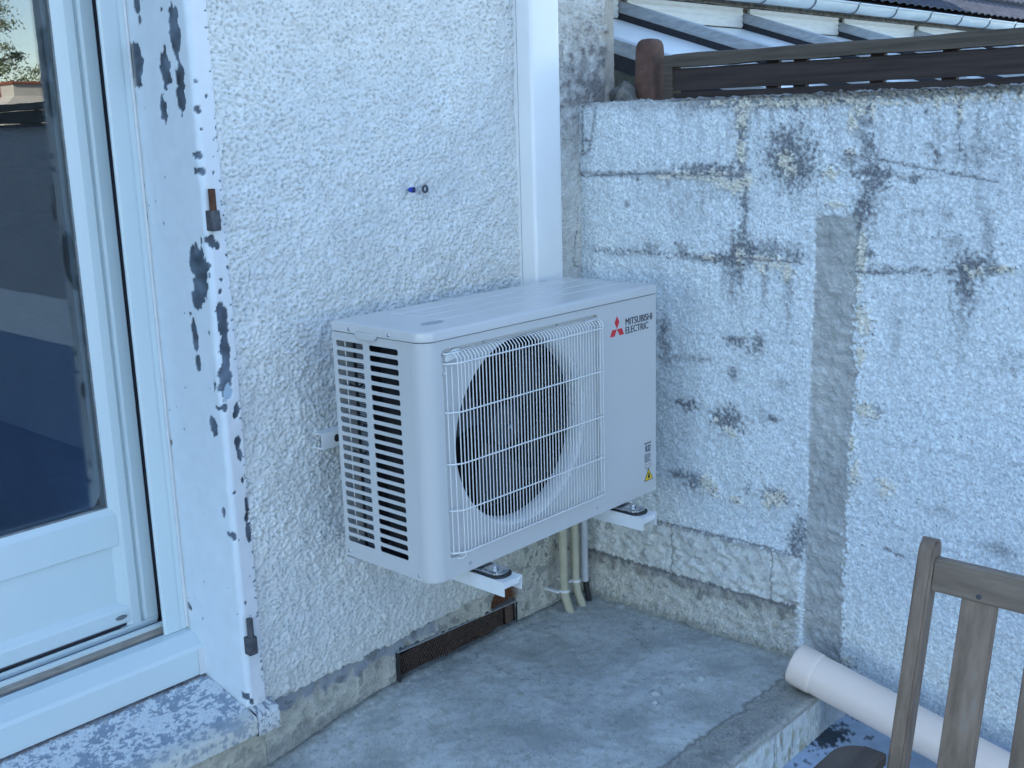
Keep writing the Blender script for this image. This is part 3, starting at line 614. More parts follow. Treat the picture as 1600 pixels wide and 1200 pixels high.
# ================================================================== GARDEN WALL
gw = root('garden_wall', (GX + .09, -1, GZ), 'stained white painted block wall meeting the house at the corner', 'wall')
def build_garden_wall():
    ys = np.concatenate([np.arange(.165, -1.30, -.0028), np.arange(-1.30, -6.5, -.02)])
    zs = np.concatenate([np.arange(-.60, .9855, .0028), [.9875]])
    nu, nv = len(ys), len(zs)
    Y, Z = [a.ravel() for a in np.meshgrid(ys, zs, indexing='ij')]
    u, v = Y / 1.3, Z / 1.3
    l2 = samp(N_LUMP2, u, v); f = samp(N_FINE, u + .2, v); mid = samp(N_MID, u, v); e = samp(N_EDGE, u * 1.15, v * 1.15)
    e2 = samp(N_EDGE, u * 2.3 + .41, v * 2.3 + .17)
    big = samp(N_BIG, u, v); st = samp(N_STREAK, u * 1.2, v * .9); st2 = samp(N_STREAK, u * 2.1 + .3, v * 1.3 + .5)
    h = .00042 * l2 + .00030 * f + .0008 * mid + .0015 * big
    col = np.tile(np.array([.81, .885, .92]), (len(Y), 1)) * (1 + .020 * big + .012 * mid + .012 * l2)[:, None]
    cre = sst(.7, 2.2, -f + .35 * e2 - .2 * l2); col = lerp(col, (.40, .44, .50), cre * .22)
    # faint block courses all along the wall
    for zc in (.787, .577, .367, .157, -.05):
        ln = sst(.010, .001, np.abs(Z - zc - .0015 * e)); on = sst(-.2, 1.0, mid + .5 * big)
        h -= .0010 * ln; col = lerp(col, (.50, .52, .55), ln * .30 * on)
    for k, zc in enumerate((.88, .68, .47, .26, .05)):
        for yc in np.arange(-.39 - .2 * (k % 2), -6.4, -.41):
            ln = sst(.009, .001, np.abs(Y - yc - .0015 * e)) * (np.abs(Z - zc) < .105); h -= .0006 * ln; col = lerp(col, (.52, .54, .57), ln * .18)
    # grey wash streaks running down from the top and the joints
    wash = np.clip(.5 * st + .35 * st2, 0, 2) * (sst(.35, 1.0, Z) * .55 + .16)
    col = lerp(col, (.40, .43, .48), np.clip(wash, 0, 1) * .36)
    # pock marks, denser high up and towards the right
    dens = sst(.1, -1.0, Y) * .45 + sst(.2, 1.0, Z) * .40 + .25 * np.clip(mid, -1, 1.3)
    pk = sst(2.35, 2.8, f + .75 * e2 + .75 * dens); h -= .0010 * pk
    col = lerp(col, (.20, .22, .26), pk * .60 * sst(-.6, .8, samp(N_MID, u * .5 + .6, v * .5) + .3 * dens))
    sp = sst(2.9, 3.2, samp(N_MID, u * 4.2 + .3, v * 4.2) + .6 * dens); col = lerp(col, (.10, .105, .12), sp * .85)
    # mould patches
    dk = np.zeros(len(Y))
    for (cy, cz, ry, rz, s) in DARK:
        d = np.hypot((Y - cy) / max(ry * 1.10, .005), (Z - cz) / max(rz * 1.10, .005))
        m = (.34 * sst(1.5, .3, d + .25 * e) + .80 * sst(.92, .60, d + .36 * e + .30 * e2 + .14 * f)) * min(1, s * 1.3)
        # drip below
        drip = sst(1.0, .2, np.abs(Y - cy) / (ry * .8) + .25 * e) * sst(cz - .10 * (.4 + s) - rz, cz - rz * .3, Z) * sst(cz + .01, cz - .01, Z)
        m = np.maximum(m, drip * s * .30 * np.clip(.55 + .6 * st, 0, 1.3) * (rz > .012))
        dk = 1 - (1 - dk) * (1 - np.clip(m, 0, 1))
    grain = np.clip(.88 + .16 * e2 + .14 * f, 0.2, 1.15)
    dkm = np.clip(dk * grain * 1.12, 0, 1)
    for (sy, z1, z0, sw, sa) in ((-.345, .55, .43, .006, .55), (-.372, .56, .40, .010, .55), (-.40, .55, .36, .008, .45), (-.455, .53, .40, .006, .55), (-.525, .52, .34, .011, .6), (-.30, .56, .44, .008, .3),
                               (-.135, .78, .64, .010, .3), (-.20, .78, .60, .014, .3), (-.265, .77, .56, .020, .3), (-.33, .75, .58, .012, .35), (.03, .76, .66, .008, .25), (-.14, .56, .40, .012, .25), (-.22, .56, .33, .014, .22),
                               (-.40, .97, .86, .012, .4), (-.47, .97, .82, .014, .4), (-.55, .97, .80, .020, .4), (-.62, .97, .76, .026, .45), (-.69, .97, .80, .020, .5), (-.80, .97, .84, .014, .4), (-.88, .97, .72, .018, .4), (-.97, .97, .74, .020, .4), (-1.03, .97, .70, .024, .4),
                               (-.73, .76, .56, .012, .5), (-.96, .54, .36, .014, .55), (-.93, .54, .38, .008, .5), (-.80, .78, .60, .012, .3), (-.90, .72, .50, .012, .3), (-1.0, .70, .58, .020, .3), (-.10, .97, .90, .03, .2), (-.25, .97, .90, .03, .25)):
        k = sst(sw * 1.3, sw * .25, np.abs(Y - sy - .004 * mid - .002 * e)) * sst(z0, z0 + (z1 - z0) * .75, Z) * sst(z1 + .008, z1 - .004, Z)
        dkm = np.maximum(dkm, k * sa * np.clip(.55 + .38 * e2 + .25 * st2, .1, 1))
    spk = samp(N_SPK, u, v); halo = np.clip(dk * 1.6 + .35 * sst(.2, 1.6, mid + .6 * big) + .10, 0, 1)
    dkm = np.maximum(dkm, sst(1.25, 1.9, spk + .5 * e2 + .8 * halo - .25) * np.clip(.35 + .6 * halo, 0, 1) * .75)
    for jl, wd in (([(-.384, .98), (-.386, .90), (-.381, .86), (-.388, .79), (-.393, .74), (-.392, .64)], .011), ([(-.385, .62), (-.381, .53)], .010), ([(-.72, .98), (-.722, .90), (-.728, .80), (-.70, .70)], .014),
                   ([(.06, .785), (-.1, .788), (-.25, .787), (-.38, .783)], .008), ([(.09, .577), (-.2, .575), (-.38, .566)], .008), ([(-.71, .575), (-.90, .575)], .006), ([(-.92, .98), (-.925, .85)], .008), ([(-.42, -.05), (-.43, .05)], .005)):
        k = sst(wd * 1.45, wd * .2, polydist(Y + .006 * e, Z + .004 * e, jl) * (1 + .35 * e2)); dkm = np.clip(np.maximum(dkm, k * np.clip(.50 + .36 * e2 + .30 * mid, 0, 1)), 0, 1)
    col = lerp(col, (.085, .09, .105), dkm * .90)
    h += dkm * .0010 * e2
    # bare yellowish render where paint has flaked
    br = np.zeros(len(Y))
    for (cy, cz, ry, rz) in BARE:
        d = np.hypot((Y - cy) / (ry * 1.1), (Z - cz) / (rz * 1.1)); br = np.maximum(br, 1.0 - d + .30 * e + .22 * e2)
    # crust along the top edge
    zt = .978 - .012 * sst(-.3, -.9, Y)
    br = np.maximum(br, sst(.028, .0, zt - Z) * (.35 + .55 * e + .3 * mid) * sst(-.15, -.35, Y))
    bm_ = sst(.03, .20, br)
    yel = np.stack([.72 + .06 * e2, .70 + .06 * e2, .62 + .06 * e2], 1)
    col = col * (1 - bm_[:, None] * .92) + yel * bm_[:, None] * .92
    rim = sst(-.12, .10, br) * (1 - bm_); col = lerp(col, (.13, .14, .16), rim * .55 * np.clip(.7 + .5 * e2, 0, 1) * 1.25)
    h += bm_ * (.0040 + .0030 * e2 + .0010 * f)
    hole = sst(1.5, 1.9, e2 + .35 * mid) * bm_; col = lerp(col, (.09, .085, .085), hole * .9); h -= hole * .004
    crust = sst(.010 + .006 * e, .001 + .004 * e, zt - Z) * sst(-.05, -.30, Y)
    col = lerp(col, (.11, .11, .115), np.clip(crust * (.7 + .3 * e2), 0, .9)); h += crust * .003 * e2
    col = lerp(col, (.38, .40, .42), sst(.03, .0, zt - Z) * .5 * sst(-.3, -.05, Y))
    # cracks
    for c in CRACKS:
        d = polydist(Y + .0022 * e2, Z + .0022 * e, c); k = sst(.0030, .0008, d); h -= k * .003
        col = lerp(col, (.09, .09, .10), k * .85); col = lerp(col, (.40, .43, .47), sst(.012, .002, d) * .30)
    # open joint in the corner by the house
    # cement strip
    yl = np.interp(Z, [p[1] for p in STRIP_L][::-1], [p[0] for p in STRIP_L][::-1]); yr = np.interp(Z, [p[1] for p in STRIP_R][::-1], [p[0] for p in STRIP_R][::-1])
    inside = np.minimum(np.minimum((yl - Y) + .0016 * e + .0010 * e2, (Y - yr) + .0065 * e + .003 * e2), (.694 + .003 * e) - Z)
    stp = sst(-.0012, .0018, inside)
    sc = np.stack([.415 + 0 * e, .43 + 0 * e, .425 + 0 * e], 1) * (1 + .045 * mid + .08 * f + .04 * big + .05 * samp(N_STREAK, v * 1.3, u * 1.1))[:, None]
    col = col * (1 - stp[:, None]) + sc * stp[:, None]
    h = h * (1 - stp) + stp * (-.004 + .0018 * mid + .0013 * samp(N_LUMP, u, v * .8) * .6 + .0011 * f)
    rimw = sst(.010, .001, np.abs(Y - yr)) * (1 - stp) * (Z < .69); h += .002 * rimw
    # block plinth: split-face course, then rough footing
    zt_ = -.188 + .004 * e * (np.abs(e) < 2) - .03 * sst(-.05, .1, Y)
    left = sst(-.585, -.575, Y + .004 * e) ; pl = sst(.002, -.003, Z - zt_) * left
    br_up = sst(-.331, -.327, Z - .006 * sst(-.3, -.6, Y))
    bc = np.stack([.60 + .0 * e, .62 + .0 * e, .60 + .0 * e], 1) * (1 + .07 * mid + .05 * e2 + .05 * l2)[:, None]
    bc = lerp(bc, (.22, .225, .22), sst(.7, 1.7, mid + .6 * e) * .55)
    hb = .0045 + .0026 * samp(N_MID, u * .8, v * 1.2) + .0008 * np.abs(e) + .0003 * f
    for yj in (-.181, -.498, .13):
        k = sst(.0035, .0012, np.abs(Y - yj - .001 * e)); hb -= k * .004; bc = lerp(bc, (.15, .15, .15), k * .6)
    fc = np.stack([.52 + 0 * e, .525 + 0 * e, .49 + 0 * e], 1) * (1 + .11 * f + .10 * mid + .08 * e2)[:, None]
    fc = lerp(fc, (.17, .165, .155), np.clip(sst(-.375, -.335, Z + .012 * mid) * .75 + sst(.6, 1.6, mid + .5 * e) * .4, 0, .85))
    fc = lerp(fc, (.46, .44, .39), sst(.4, 1.3, samp(N_MID, u * 1.7 + .3, v * 1.7)) * .5)
    fc = lerp(fc, (.15, .165, .135), sst(-.43, -.46, Z + .008 * e) * .6)
    hf = .012 + .0016 * f + .0020 * mid + .0010 * e2 + .012 * sst(-.42, -.47, Z)
    jt = sst(.005, .001, np.abs(Z + .331 - .006 * sst(-.3, -.6, Y) - .002 * e))
    ch = bc * br_up[:, None] + fc * (1 - br_up[:, None]); hh = hb * br_up + hf * (1 - br_up)
    hh -= jt * .006; ch = lerp(ch, (.12, .12, .125), jt * .75)
    topj = sst(.005, .001, np.abs(Z - zt_)) * left; h -= topj * .003
    col = col * (1 - pl[:, None]) + ch * pl[:, None]; h = h * (1 - pl) + hh * pl
    col = lerp(col, (.14, .14, .145), topj * .65)
    # below the terrace the paint is patchy
    low = sst(-.50, -.53, Z) * sst(-.66, -.70, Y); col = lerp(col, (.50, .60, .72), low * .8)
    # far stretch of the wall: grey above a pale band, dark blue below
    fb = sst(-1.75, -1.8, Y); col = lerp(col, (.60, .64, .66), fb * sst(.168, .172, Z + .002 * e) * -1 * 0 + fb * .0)
    bd = fb * (sst(.172, .168, Z) * sst(-.062, -.058, Z)); col = lerp(col, (.80, .84, .86), bd * .9)
    up = fb * sst(.168, .172, Z); col = lerp(col, (.34, .36, .39), up * .8)
    dn = fb * sst(-.058, -.062, Z); col = lerp(col, (.17, .27, .44), dn * .9)
    d = np.hypot((Y + .73) / .05, (Z + .60) / .06); col = lerp(col, (.06, .07, .085), sst(1.1, .9, d + .25 * e) * .9)
    ztop = .9785 + .0012 * mid + .0016 * e2 - .002 * sst(-.05, -.3, Y)
    Zp = np.minimum(Z, ztop)
    P = np.stack([GX - h, Y, Zp], 1)
    grid_mesh('wall_face', nu, nv, P, np.clip(col, .01, .9), M['blockpaint'], gw, flip=True)
    b = MB(); b.box(GX + .030, GX + .18, -6.5, FY + .012, -.6, .974); b.build('wall_body', M['lump'], gw)
    # rough mortar bedding on top
    ys2 = np.arange(.14, -6.4, -.012); ys2 = ys2[ys2 > -6.4]
    xs2 = np.linspace(GX - .001, GX + .18, 16)
    A, B = [a.ravel() for a in np.meshgrid(ys2, xs2, indexing='ij')]
    zz = .9765 + .0022 * samp(N_EDGE, A / 1.3, B) + .003 * np.clip(samp(N_MID, A * 1.6, B * 1.6), -1, 2)
    zz = np.where(B < GX + .004, .975, zz)
    cc = np.stack([.24 + 0 * A, .235 + 0 * A, .225 + 0 * A], 1) * (1 + .25 * samp(N_EDGE, A, B))[:, None]
    grid_mesh('wall_top', len(ys2), len(xs2), np.stack([B, A, zz], 1), np.clip(cc, .02, .8), M['blockpaint'], gw, flip=False)
build_garden_wall()
def build_lump():
    b = bmesh.new(); bmesh.ops.create_icosphere(b, subdivisions=4, radius=1)
    rng = np.random.default_rng(3)
    from mathutils import noise
    for v in b.verts:
        p = v.co.copy(); r = 1 + .30 * noise.noise(p * 1.7) + .12 * noise.noise(p * 5)
        v.co = Vector((1.176 + p.x * r * .030, .094 + p.y * r * .042, .985 + max(-.01, p.z * r * .052 - .3 * max(0, -p.y) * .05)))
    me = bpy.data.meshes.new('mortar_lump'); b.to_mesh(me); b.free()
    me.polygons.foreach_set('use_smooth', [True] * len(me.polygons))
    rel(link('mortar_lump', me, M['lump'], gw))
build_lump()

# ================================================================== TERRACE AND GROUND
def build_terrace():
    xs = np.concatenate([np.arange(-4, -.4, .03), np.arange(-.4, 1.024, .0042)])
    prof = [(.16, 0.0)]; y = .16
    while y > -.704: y -= .0042; prof.append((y, 0.0))
    for k in range(1, 6):
        a = k / 5 * math.pi / 2; prof.append((-.706 - .010 * math.sin(a), -.010 + .010 * math.cos(a)))
    for t in np.linspace(0, 1, 28)[1:]: prof.append((-.716 - .002 * t, -.010 - .12 * t))
    prof = np.array(prof); nv = len(prof); nu = len(xs)
    X, J = [a.ravel() for a in np.meshgrid(xs, np.arange(nv), indexing='ij')]
    Y = prof[J, 0]; dz = prof[J, 1]
    s = np.concatenate([[0], np.cumsum(np.hypot(*np.diff(prof, axis=0).T))])[J]
    u, v = X / 1.5, s / 1.5
    e = samp(N_EDGE, u, v); mid = samp(N_MID, u, v); big = samp(N_BIG, u * 1.3 + .1, v * 1.3); f = samp(N_FINE, u, v); e2 = samp(N_EDGE, u * 2.2, v * 2.2 + .3)
    stx = samp(N_STREAK, v * 1.1, u * .8)
    col = np.stack([.485 + 0 * X, .505 + 0 * X, .495 + 0 * X], 1) * (1 + .04 * big + .04 * mid + .06 * f + .05 * e2)[:, None]
    lt = sst(.45, .85, .7 * big + .4 * stx + .35 * mid + .25 * e); col = lerp(col, (.58, .61, .61), lt * .42)
    dk = sst(.75, 1.25, -.75 * big + .6 * mid + .4 * e2 + .2 * f); col = lerp(col, (.31, .33, .32), dk * .6)
    gr = sst(.9, 1.5, samp(N_MID, u * 1.6 + .5, v * 1.6) + .5 * e); col = lerp(col, (.34, .355, .30), gr * .45)
    sp = sst(1.9, 2.3, f + .5 * e2); col = lerp(col, (.62, .64, .65), sp * .6); sp2 = sst(2.0, 2.4, -f + .5 * e); col = lerp(col, (.16, .17, .18), sp2 * .5)
    for cl in ([(.42, .13), (.47, .02), (.46, -.10), (.53, -.22)], [(.95, -.12), (.86, -.16), (.80, -.26)], [(.70, .13), (.73, .05), (.80, .02)]):
        d = polydist(X + .004 * e, Y + .004 * e2, cl); col = lerp(col, (.17, .18, .18), sst(.0022, .0006, d) * .7)
    # mortar fillets by the walls; colour darkens towards them
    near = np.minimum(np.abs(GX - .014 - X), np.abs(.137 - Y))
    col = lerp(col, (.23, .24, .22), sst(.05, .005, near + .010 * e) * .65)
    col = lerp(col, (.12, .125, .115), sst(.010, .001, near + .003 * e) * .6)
    h = .0012 * big + .0005 * mid + .0004 * f + .006 * sst(.040, .0, near)
    for (bx, by, br) in ((.62, -.405, .016), (.751, -.446, .017), (.58, -.43, .010), (.70, -.43, .009)):
        d = np.hypot(X - bx, Y - by) / br; k = sst(1, .3, d + .15 * e); h += k * .006; col = lerp(col, (.44, .46, .47), k * .35)
        col = lerp(col, (.2, .21, .2), sst(.25, .0, np.abs(d - 1)) * .4)
    # edge kerb set along the step
    kin = -.606 + .0025 * mid + .002 * e
    kb = sst(.004, -.004, Y - kin)
    kc = np.stack([.33 + 0 * X, .33 + 0 * X, .31 + 0 * X], 1) * (1 + .09 * e2 + .09 * mid + .10 * f)[:, None]
    kc = lerp(kc, (.38, .38, .36), sst(1.1, 1.9, f + .6 * e2) * .6); kc = lerp(kc, (.22, .24, .18), sst(.6, 1.6, mid + .5 * big) * .35)
    kc = lerp(kc, (.46, .47, .46), sst(.012, .0, np.abs(dz + .004) + np.abs(Y + .708) * .5) * .55 * np.clip(.6 + .5 * e, 0, 1))
    col = col * (1 - kb[:, None]) + kc * kb[:, None]
    col = lerp(col, (.14, .14, .13), sst(.008, .001, np.abs(Y - kin)) * .55); h += kb * .0007 * e2
    h -= .002 * sst(.006, .001, np.abs(Y - kin))
    face = sst(-.012, -.02, dz)
    sf = samp(N_STREAK, X * 1.6, dz * 1.2)
    fcx = np.stack([.58 + 0 * X, .62 + 0 * X, .62 + 0 * X], 1) * (1 + .05 * f + .08 * sf)[:, None]
    fcx = lerp(fcx, (.14, .15, .12), sst(.6, 1.6, sf + .4 * e) * .7); fcx = lerp(fcx, (.30, .28, .16), sst(.5, 1.6, mid + .5 * sf) * .5)
    rt = sst(.85, .90, X); fcx = lerp(fcx, (.30, .36, .44), rt * .7)
    col = col * (1 - face[:, None]) + fcx * face[:, None]
    zz = slab_z(X, Y) + dz
    P = np.stack([X, Y - h * face, zz + h * (1 - face)], 1)
    o = grid_mesh('terrace', nu, nv, P, np.clip(col, .02, .9), M['concrete'], None, flip=True); struct(o)
build_terrace()
def build_ground():
    xs = np.concatenate([[-3000, -600, -100, -30, -10], np.arange(-5, .3, .25), np.arange(.3, 1.02, .008), [1.03, 1.3, 2, 4, 8, 20, 60, 200, 900, 3000]])
    ys = np.concatenate([[-3000, -800, -200, -60, -20, -9], np.arange(-6, -1.1, .25), np.arange(-1.1, -.68, .006), [-.6, -.2, .5, 1, 2, 5, 12, 40, 200, 900, 3000]])
    X, Y = [a.ravel() for a in np.meshgrid(xs, ys, indexing='ij')]
    e = samp(N_EDGE, X / 1.3, Y / 1.3); mid = samp(N_MID, X / 1.5, Y / 1.5); f = samp(N_FINE, X, Y)
    col = np.stack([.40 + 0 * X, .49 + 0 * X, .62 + 0 * X], 1) * (1 + .04 * mid + .03 * f)[:, None]
    d = np.hypot((X - .885) / .055, (Y + .735) / .035); pt = sst(1.25, 1.0, d + .35 * e); col = lerp(col, (.035, .045, .055), pt * .95)
    col = lerp(col, (.05, .055, .06), sst(2.0, 2.3, mid + .6 * e) * .8)
    nearg = sst(-.2, .2, X) * sst(-1.3, -1.1, Y); col = lerp(col, (.15, .24, .40), (1 - nearg) * .85)
    out = ((X > 1.1) | (X < -4.9) | (Y < -6.1)); col[out] = (.10, .105, .07)
    P = np.stack([X, Y, np.full(len(X), GZ)], 1)
    o = grid_mesh('ground', len(xs), len(ys), P, np.clip(col, .02, .9), M['concrete'], None); struct(o)
build_ground()

# ================================================================== OUTDOOR AIR CONDITIONER
AW, AD, AH = .79, .285, .509
def build_ac():
    a = root('air_conditioner', (.4, -.14, 0), 'ivory wall-hung outdoor air conditioner with round fan behind white wire grille', 'air conditioner')
    R = .034
    # front sheet with a rounded-rectangle opening, left corner roll, right return
    of = [(R, .0), (AW, .0), (AW, AH), (R, AH)]
    hole = rrect(.047, .558, .044, .491, .012, 6)
    flat_with_holes(of, [hole], .0016, lambda u, v, w: (u, -AD + .0008 + w, v), 'front_panel', M['ac'], a, bevel=.0003)
    b = MB(); ring = []
    for z in (0, .0015, AH - .0015, AH):
        pass
    outer = [(R - R * math.sin(t), -AD + R - R * math.cos(t)) for t in np.linspace(0, math.pi / 2, 14)]
    b.loft([[(x, y, z) for x, y in outer] for z in np.linspace(0, AH, 8)], cap0=False, cap1=False, closed=False)
    b.build('corner_panel', M['ac'], a, True, 60)
    # recessed plate with round opening and the recess walls
    cx, cz = .303, .268
    inner = rrect(.0465, .5585, .0435, .4915, .012, 6)
    circ = [(cx + .2155 * math.cos(t), cz + .2155 * math.sin(t)) for t in np.linspace(0, 2 * math.pi, 97)[:-1]]
    flat_with_holes(inner, [circ], .001, lambda u, v, w: (u, -AD + .0115 + w, v), 'recess_plate', M['ac'], a, bevel=.0002)
    b = MB(); b.loft([[(x, -AD + .0004, z) for x, z in hole], [(x, -AD + .011, z) for x, z in hole]], False, False); b.build('recess_edge', M['ac'], a, True)
    b = MB(); b.lathe([(.2165, -AD + .0116), (.2145, -AD + .0124), (.2105, -AD + .0160), (.2055, -AD + .028), (.2045, -AD + .040), (.2045, -AD + .053), (.2065, -AD + .056), (.215, -AD + .060)], (cx, 0, cz), 'y', 96)
    b.build('fan_shroud', M['shroud'], a, True, 60)
    # fan: hub and three swept blades
    b = MB(); fy = -AD + .090
    b.lathe([(.0001, -.028), (.030, -.027), (.046, -.022), (.050, -.012), (.050, .035)], (cx, fy, cz), 'y', 48)
    for k in range(3):
        rows = []
        for i in range(9):
            r = .045 + (.190 - .045) * i / 8; row = []
            sweep = .35 * (i / 8) ** 1.3
            for j in range(11):
                w = (-.95 + 1.65 * j / 10) * (.62 + .38 * (i / 8)); th = k * 2 * math.pi / 3 + .5 + w * .62 + sweep
                row.append((cx + r * math.cos(th), fy + .012 - w * .030 + .012 * (i / 8) * w, cz + r * math.sin(th)))
            rows.append(row)
        V = [[b.bm.verts.new(p) for p in row] for row in rows]; V2 = [[b.bm.verts.new((p[0], p[1] + .0022, p[2])) for p in row] for row in rows]
        for i in range(8):
            for j in range(10):
                b.bm.faces.new([V[i][j], V[i + 1][j], V[i + 1][j + 1], V[i][j + 1]]); b.bm.faces.new([V2[i][j], V2[i][j + 1], V2[i + 1][j + 1], V2[i + 1][j]])
        for i in range(8):
            for j in (0, 10): b.bm.faces.new([V[i][j], V[i + 1][j], V2[i + 1][j], V2[i][j]])
        for j in range(10): b.bm.faces.new([V[8][j], V[8][j + 1], V2[8][j + 1], V2[8][j]])
    fan = b.build('fan', M['fan'], a, True, 40)
    b = MB(); b.lathe([(.0001, -.038), (.005, -.038), (.0065, -.034), (.0065, -.026), (.010, -.0262)], (cx, fy, cz), 'y', 12); b.build('hub_nut', M['zinc'], fan, True)
    # inside: motor support, L-shaped coil, walls; interior shade is put into the dark colours
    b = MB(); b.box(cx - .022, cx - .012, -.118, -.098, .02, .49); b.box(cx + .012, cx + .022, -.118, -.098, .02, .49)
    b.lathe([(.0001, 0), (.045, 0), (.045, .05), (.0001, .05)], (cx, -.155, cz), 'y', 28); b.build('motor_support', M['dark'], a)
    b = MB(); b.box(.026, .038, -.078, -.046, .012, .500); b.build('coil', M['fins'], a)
    b = MB(); b.box(.040, .58, -.045, -.018, .012, .500); b.build('rear_coil', M['dark'], a)  # rear coil coloured dark to imitate shade deep in the casing
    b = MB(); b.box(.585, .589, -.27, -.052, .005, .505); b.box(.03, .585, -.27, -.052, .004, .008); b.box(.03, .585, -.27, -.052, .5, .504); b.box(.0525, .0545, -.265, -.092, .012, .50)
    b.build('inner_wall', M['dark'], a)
    b = MB(); b.tube([(.013, -.026, .494), (.0125, -.027, .30), (.013, -.025, .10), (.014, -.030, .035)], .0014, 6); b.build('sensor_cable', M['wire'], a, True)
    for zc in (.388, .298, .238):
        b = MB(); b.tube([(.016, -.070, zc + .008), (.012, -.054, zc), (.014, -.032, zc + .005)], .003, 6); b.build('coil_bend', M['dark'], a, True)
    # left side panel: two columns of 21 louvre slots
    holes = []
    for i in range(22):
        zc = .0425 + i * (.4845 - .0425) / 21
        holes.append(rrect(-.1000, -.0120, zc - .0064, zc + .0064, .0045, 4)); holes.append(rrect(-.2080, -.1185, zc - .0064, zc + .0064, .0045, 4))
    of = [(-AD + R, 0), (0, 0), (0, AH), (-AD + R, AH)]
    flat_with_holes(of, holes, .0014, lambda u, v, w: (.0007 + w, u, v), 'side_panel', M['ac'], a, bevel=.0003)
    b = MB(); b.prism([(AW - .0005, -AD + .002), (AW + .0005, -AD + .002), (AW + .0005, -.001), (AW - .0005, -.001)], 'z', 0, AH)
    b.box(.0, AW, -.0012, -.0002, 0, AH); b.build('rear_panel', M['ac'], a)
    b = MB(); b.prism([(x, y) for x, y in rrect(.003, AW - .003, -AD + .003, -.003, (.03, .004, .004, .004))], 'z', -.002, .0015); b.build('base_pan', M['ac'], a)
    # lid
    def ol(off, z): return [(x, y, z) for x, y in rrect(-.0035 + off, AW + .0035 - off, -AD - .0035 + off, .0035 - off, (max(.037 - off, .004), max(.010 - off, .003), max(.010 - off, .003), max(.010 - off, .003)), 8)]
    b = MB(); z0, z1 = AH + .0022, AH + .023
    b.loft([ol(.005, z0 - .002), ol(.0008, z0), ol(0, z0 + .0012), ol(0, z1 - .006), ol(.0012, z1 - .0025), ol(.004, z1 - .0006), ol(.008, z1), ol(.020, z1 + .0008)])
    lid = b.build('lid', M['aclid'], a, True, 30)
    b = MB()
    for yc, hw in ((-.052, .020), (-.115, .024), (-.182, .020)):
        x0, x1 = .13, AW - .035
        def rr(o, z): return [(x, y, z) for x, y in rrect(x0 + o, x1 - o, yc - hw + o, yc + hw - o, min(.012, hw - o - .001), 6)]
        b.loft([rr(0, z1 + .0004), rr(.0015, z1 + .0016), rr(.004, z1 + .0020)], False, True)
    b.build('lid_rib', M['aclid'], lid)
    b = MB()
    for s in (1, .9):
        pass
    pts = [(.092 + .030 * math.cos(t), -.215 + .013 * math.sin(t), z1 + .0011) for t in np.linspace(0, 2 * math.pi, 40)]
    b.tube(pts, .0009, 6, cap=False)
    for k in range(5): b.tube([(.074 + .009 * k, -.2225, z1 + .0011), (.074 + .009 * k, -.2075, z1 + .0011)], .0008, 6); 
    for k in range(4): b.tube([(.074 + .009 * k, -.2225 + .015 * (k % 2), z1 + .0011), (.083 + .009 * k, -.2225 + .015 * (k % 2), z1 + .0011)], .0008, 6)
    b.build('lid_embossing', M['galv'], lid, True)
    # hand-hold lip on the lid's left edge
    b = MB(); b.prism([(-.150, z0 - .003), (-.143, z0 - .009), (-.095, z0 - .009), (-.085, z0 - .003), (-.085, z0 + .006), (-.150, z0 + .006)], 'x', -.0085, -.0030, .0012); b.build('lid_lip', M['aclid'], lid, True)
    def screw(p, ax, r=.0042):
        s = MB(); d = -1
        s.lathe([(.0001, -.0022), (r * .6, -.002), (r, -.0004), (r, .0006)], p, ax, 14); s.box(p[0] - (.0004 if ax == 'y' else .0026), p[0] + (.0004 if ax == 'y' else -.0021), p[1] - (.0026 if ax == 'y' else .0004), p[1] + (-.0021 if ax == 'y' else .0004), p[2] - r * .7, p[2] + r * .7)
        s.build('screw', M['zinc'], a, True)
    for p in ((-.004, -.062, z0 + .008), (-.004, -.186, z0 + .008), (-.0004, -.012, .012), (-.0004, -.238, .010)): screw(p, 'x')
    for p in ((.105, -AD - .0004, .018), (.545, -AD - .0004, .020), (.18, -AD + .0102, .484), (.42, -AD + .0102, .484), (.058, -AD + .0102, .478), (.056, -AD + .0102, .062)): screw(p, 'y', .0036)
    # wire grille
    g = MB(); r = .00125; gy = -AD - .016; ys = gy
    xa, xb = .053, .5545; zt, zb = .462, .052
    n = 49
    xs = [.056 + (xb - .056) * i / (n - 1) for i in range(n)]
    xs.insert(0, .0475 + .004)
    for i, x in enumerate(xs):
        if i < 3:
            yy = -AD + .004 - (.018) * (i / 3) ** .8
            g.tube([(x, yy, zt - .006), (x, yy, zb)], r, 6); continue
        top = [(x, -AD + .0095, zt + .0205), (x, -AD + .004, zt + .021), (x, -AD - .006, zt + .0185), (x, gy - .0005, zt + .008), (x, gy, zt - .004)]
        bot = [(x, gy, zb + .010), (x, gy + .002, zb + .002), (x, gy + .008, zb - .004), (x, -AD + .004, zb - .006)]
        g.tube(top + bot, r, 6)
    for z in (zt - .001, .359, .249, .148, zb + .003):
        rr = .0017; o = gy - .0028
        pts = [(.0495, -AD + .0100, z), (.052, -AD + .002, z), (.058, -AD - .006, z), (.070, -AD - .014, z), (.082, o, z)] + [(x, o, z) for x in np.linspace(.10, .540, 12)] + [(.552, o, z), (.5565, o + .004, z), (.5575, -AD + .009, z)]
        g.tube(pts, rr, 7)
    g.tube([(.056, -AD + .0095, zt + .0215), (.056, -AD - .001, zt + .0185), (.066, -AD - .0045, zt + .0192), (.09, -AD - .007, zt + .0188)], .0018, 7)
    g.tube([(.50, -AD - .007, zt + .0188), (.548, -AD - .006, zt + .019), (.553, -AD + .008, zt + .020)], .0018, 7)
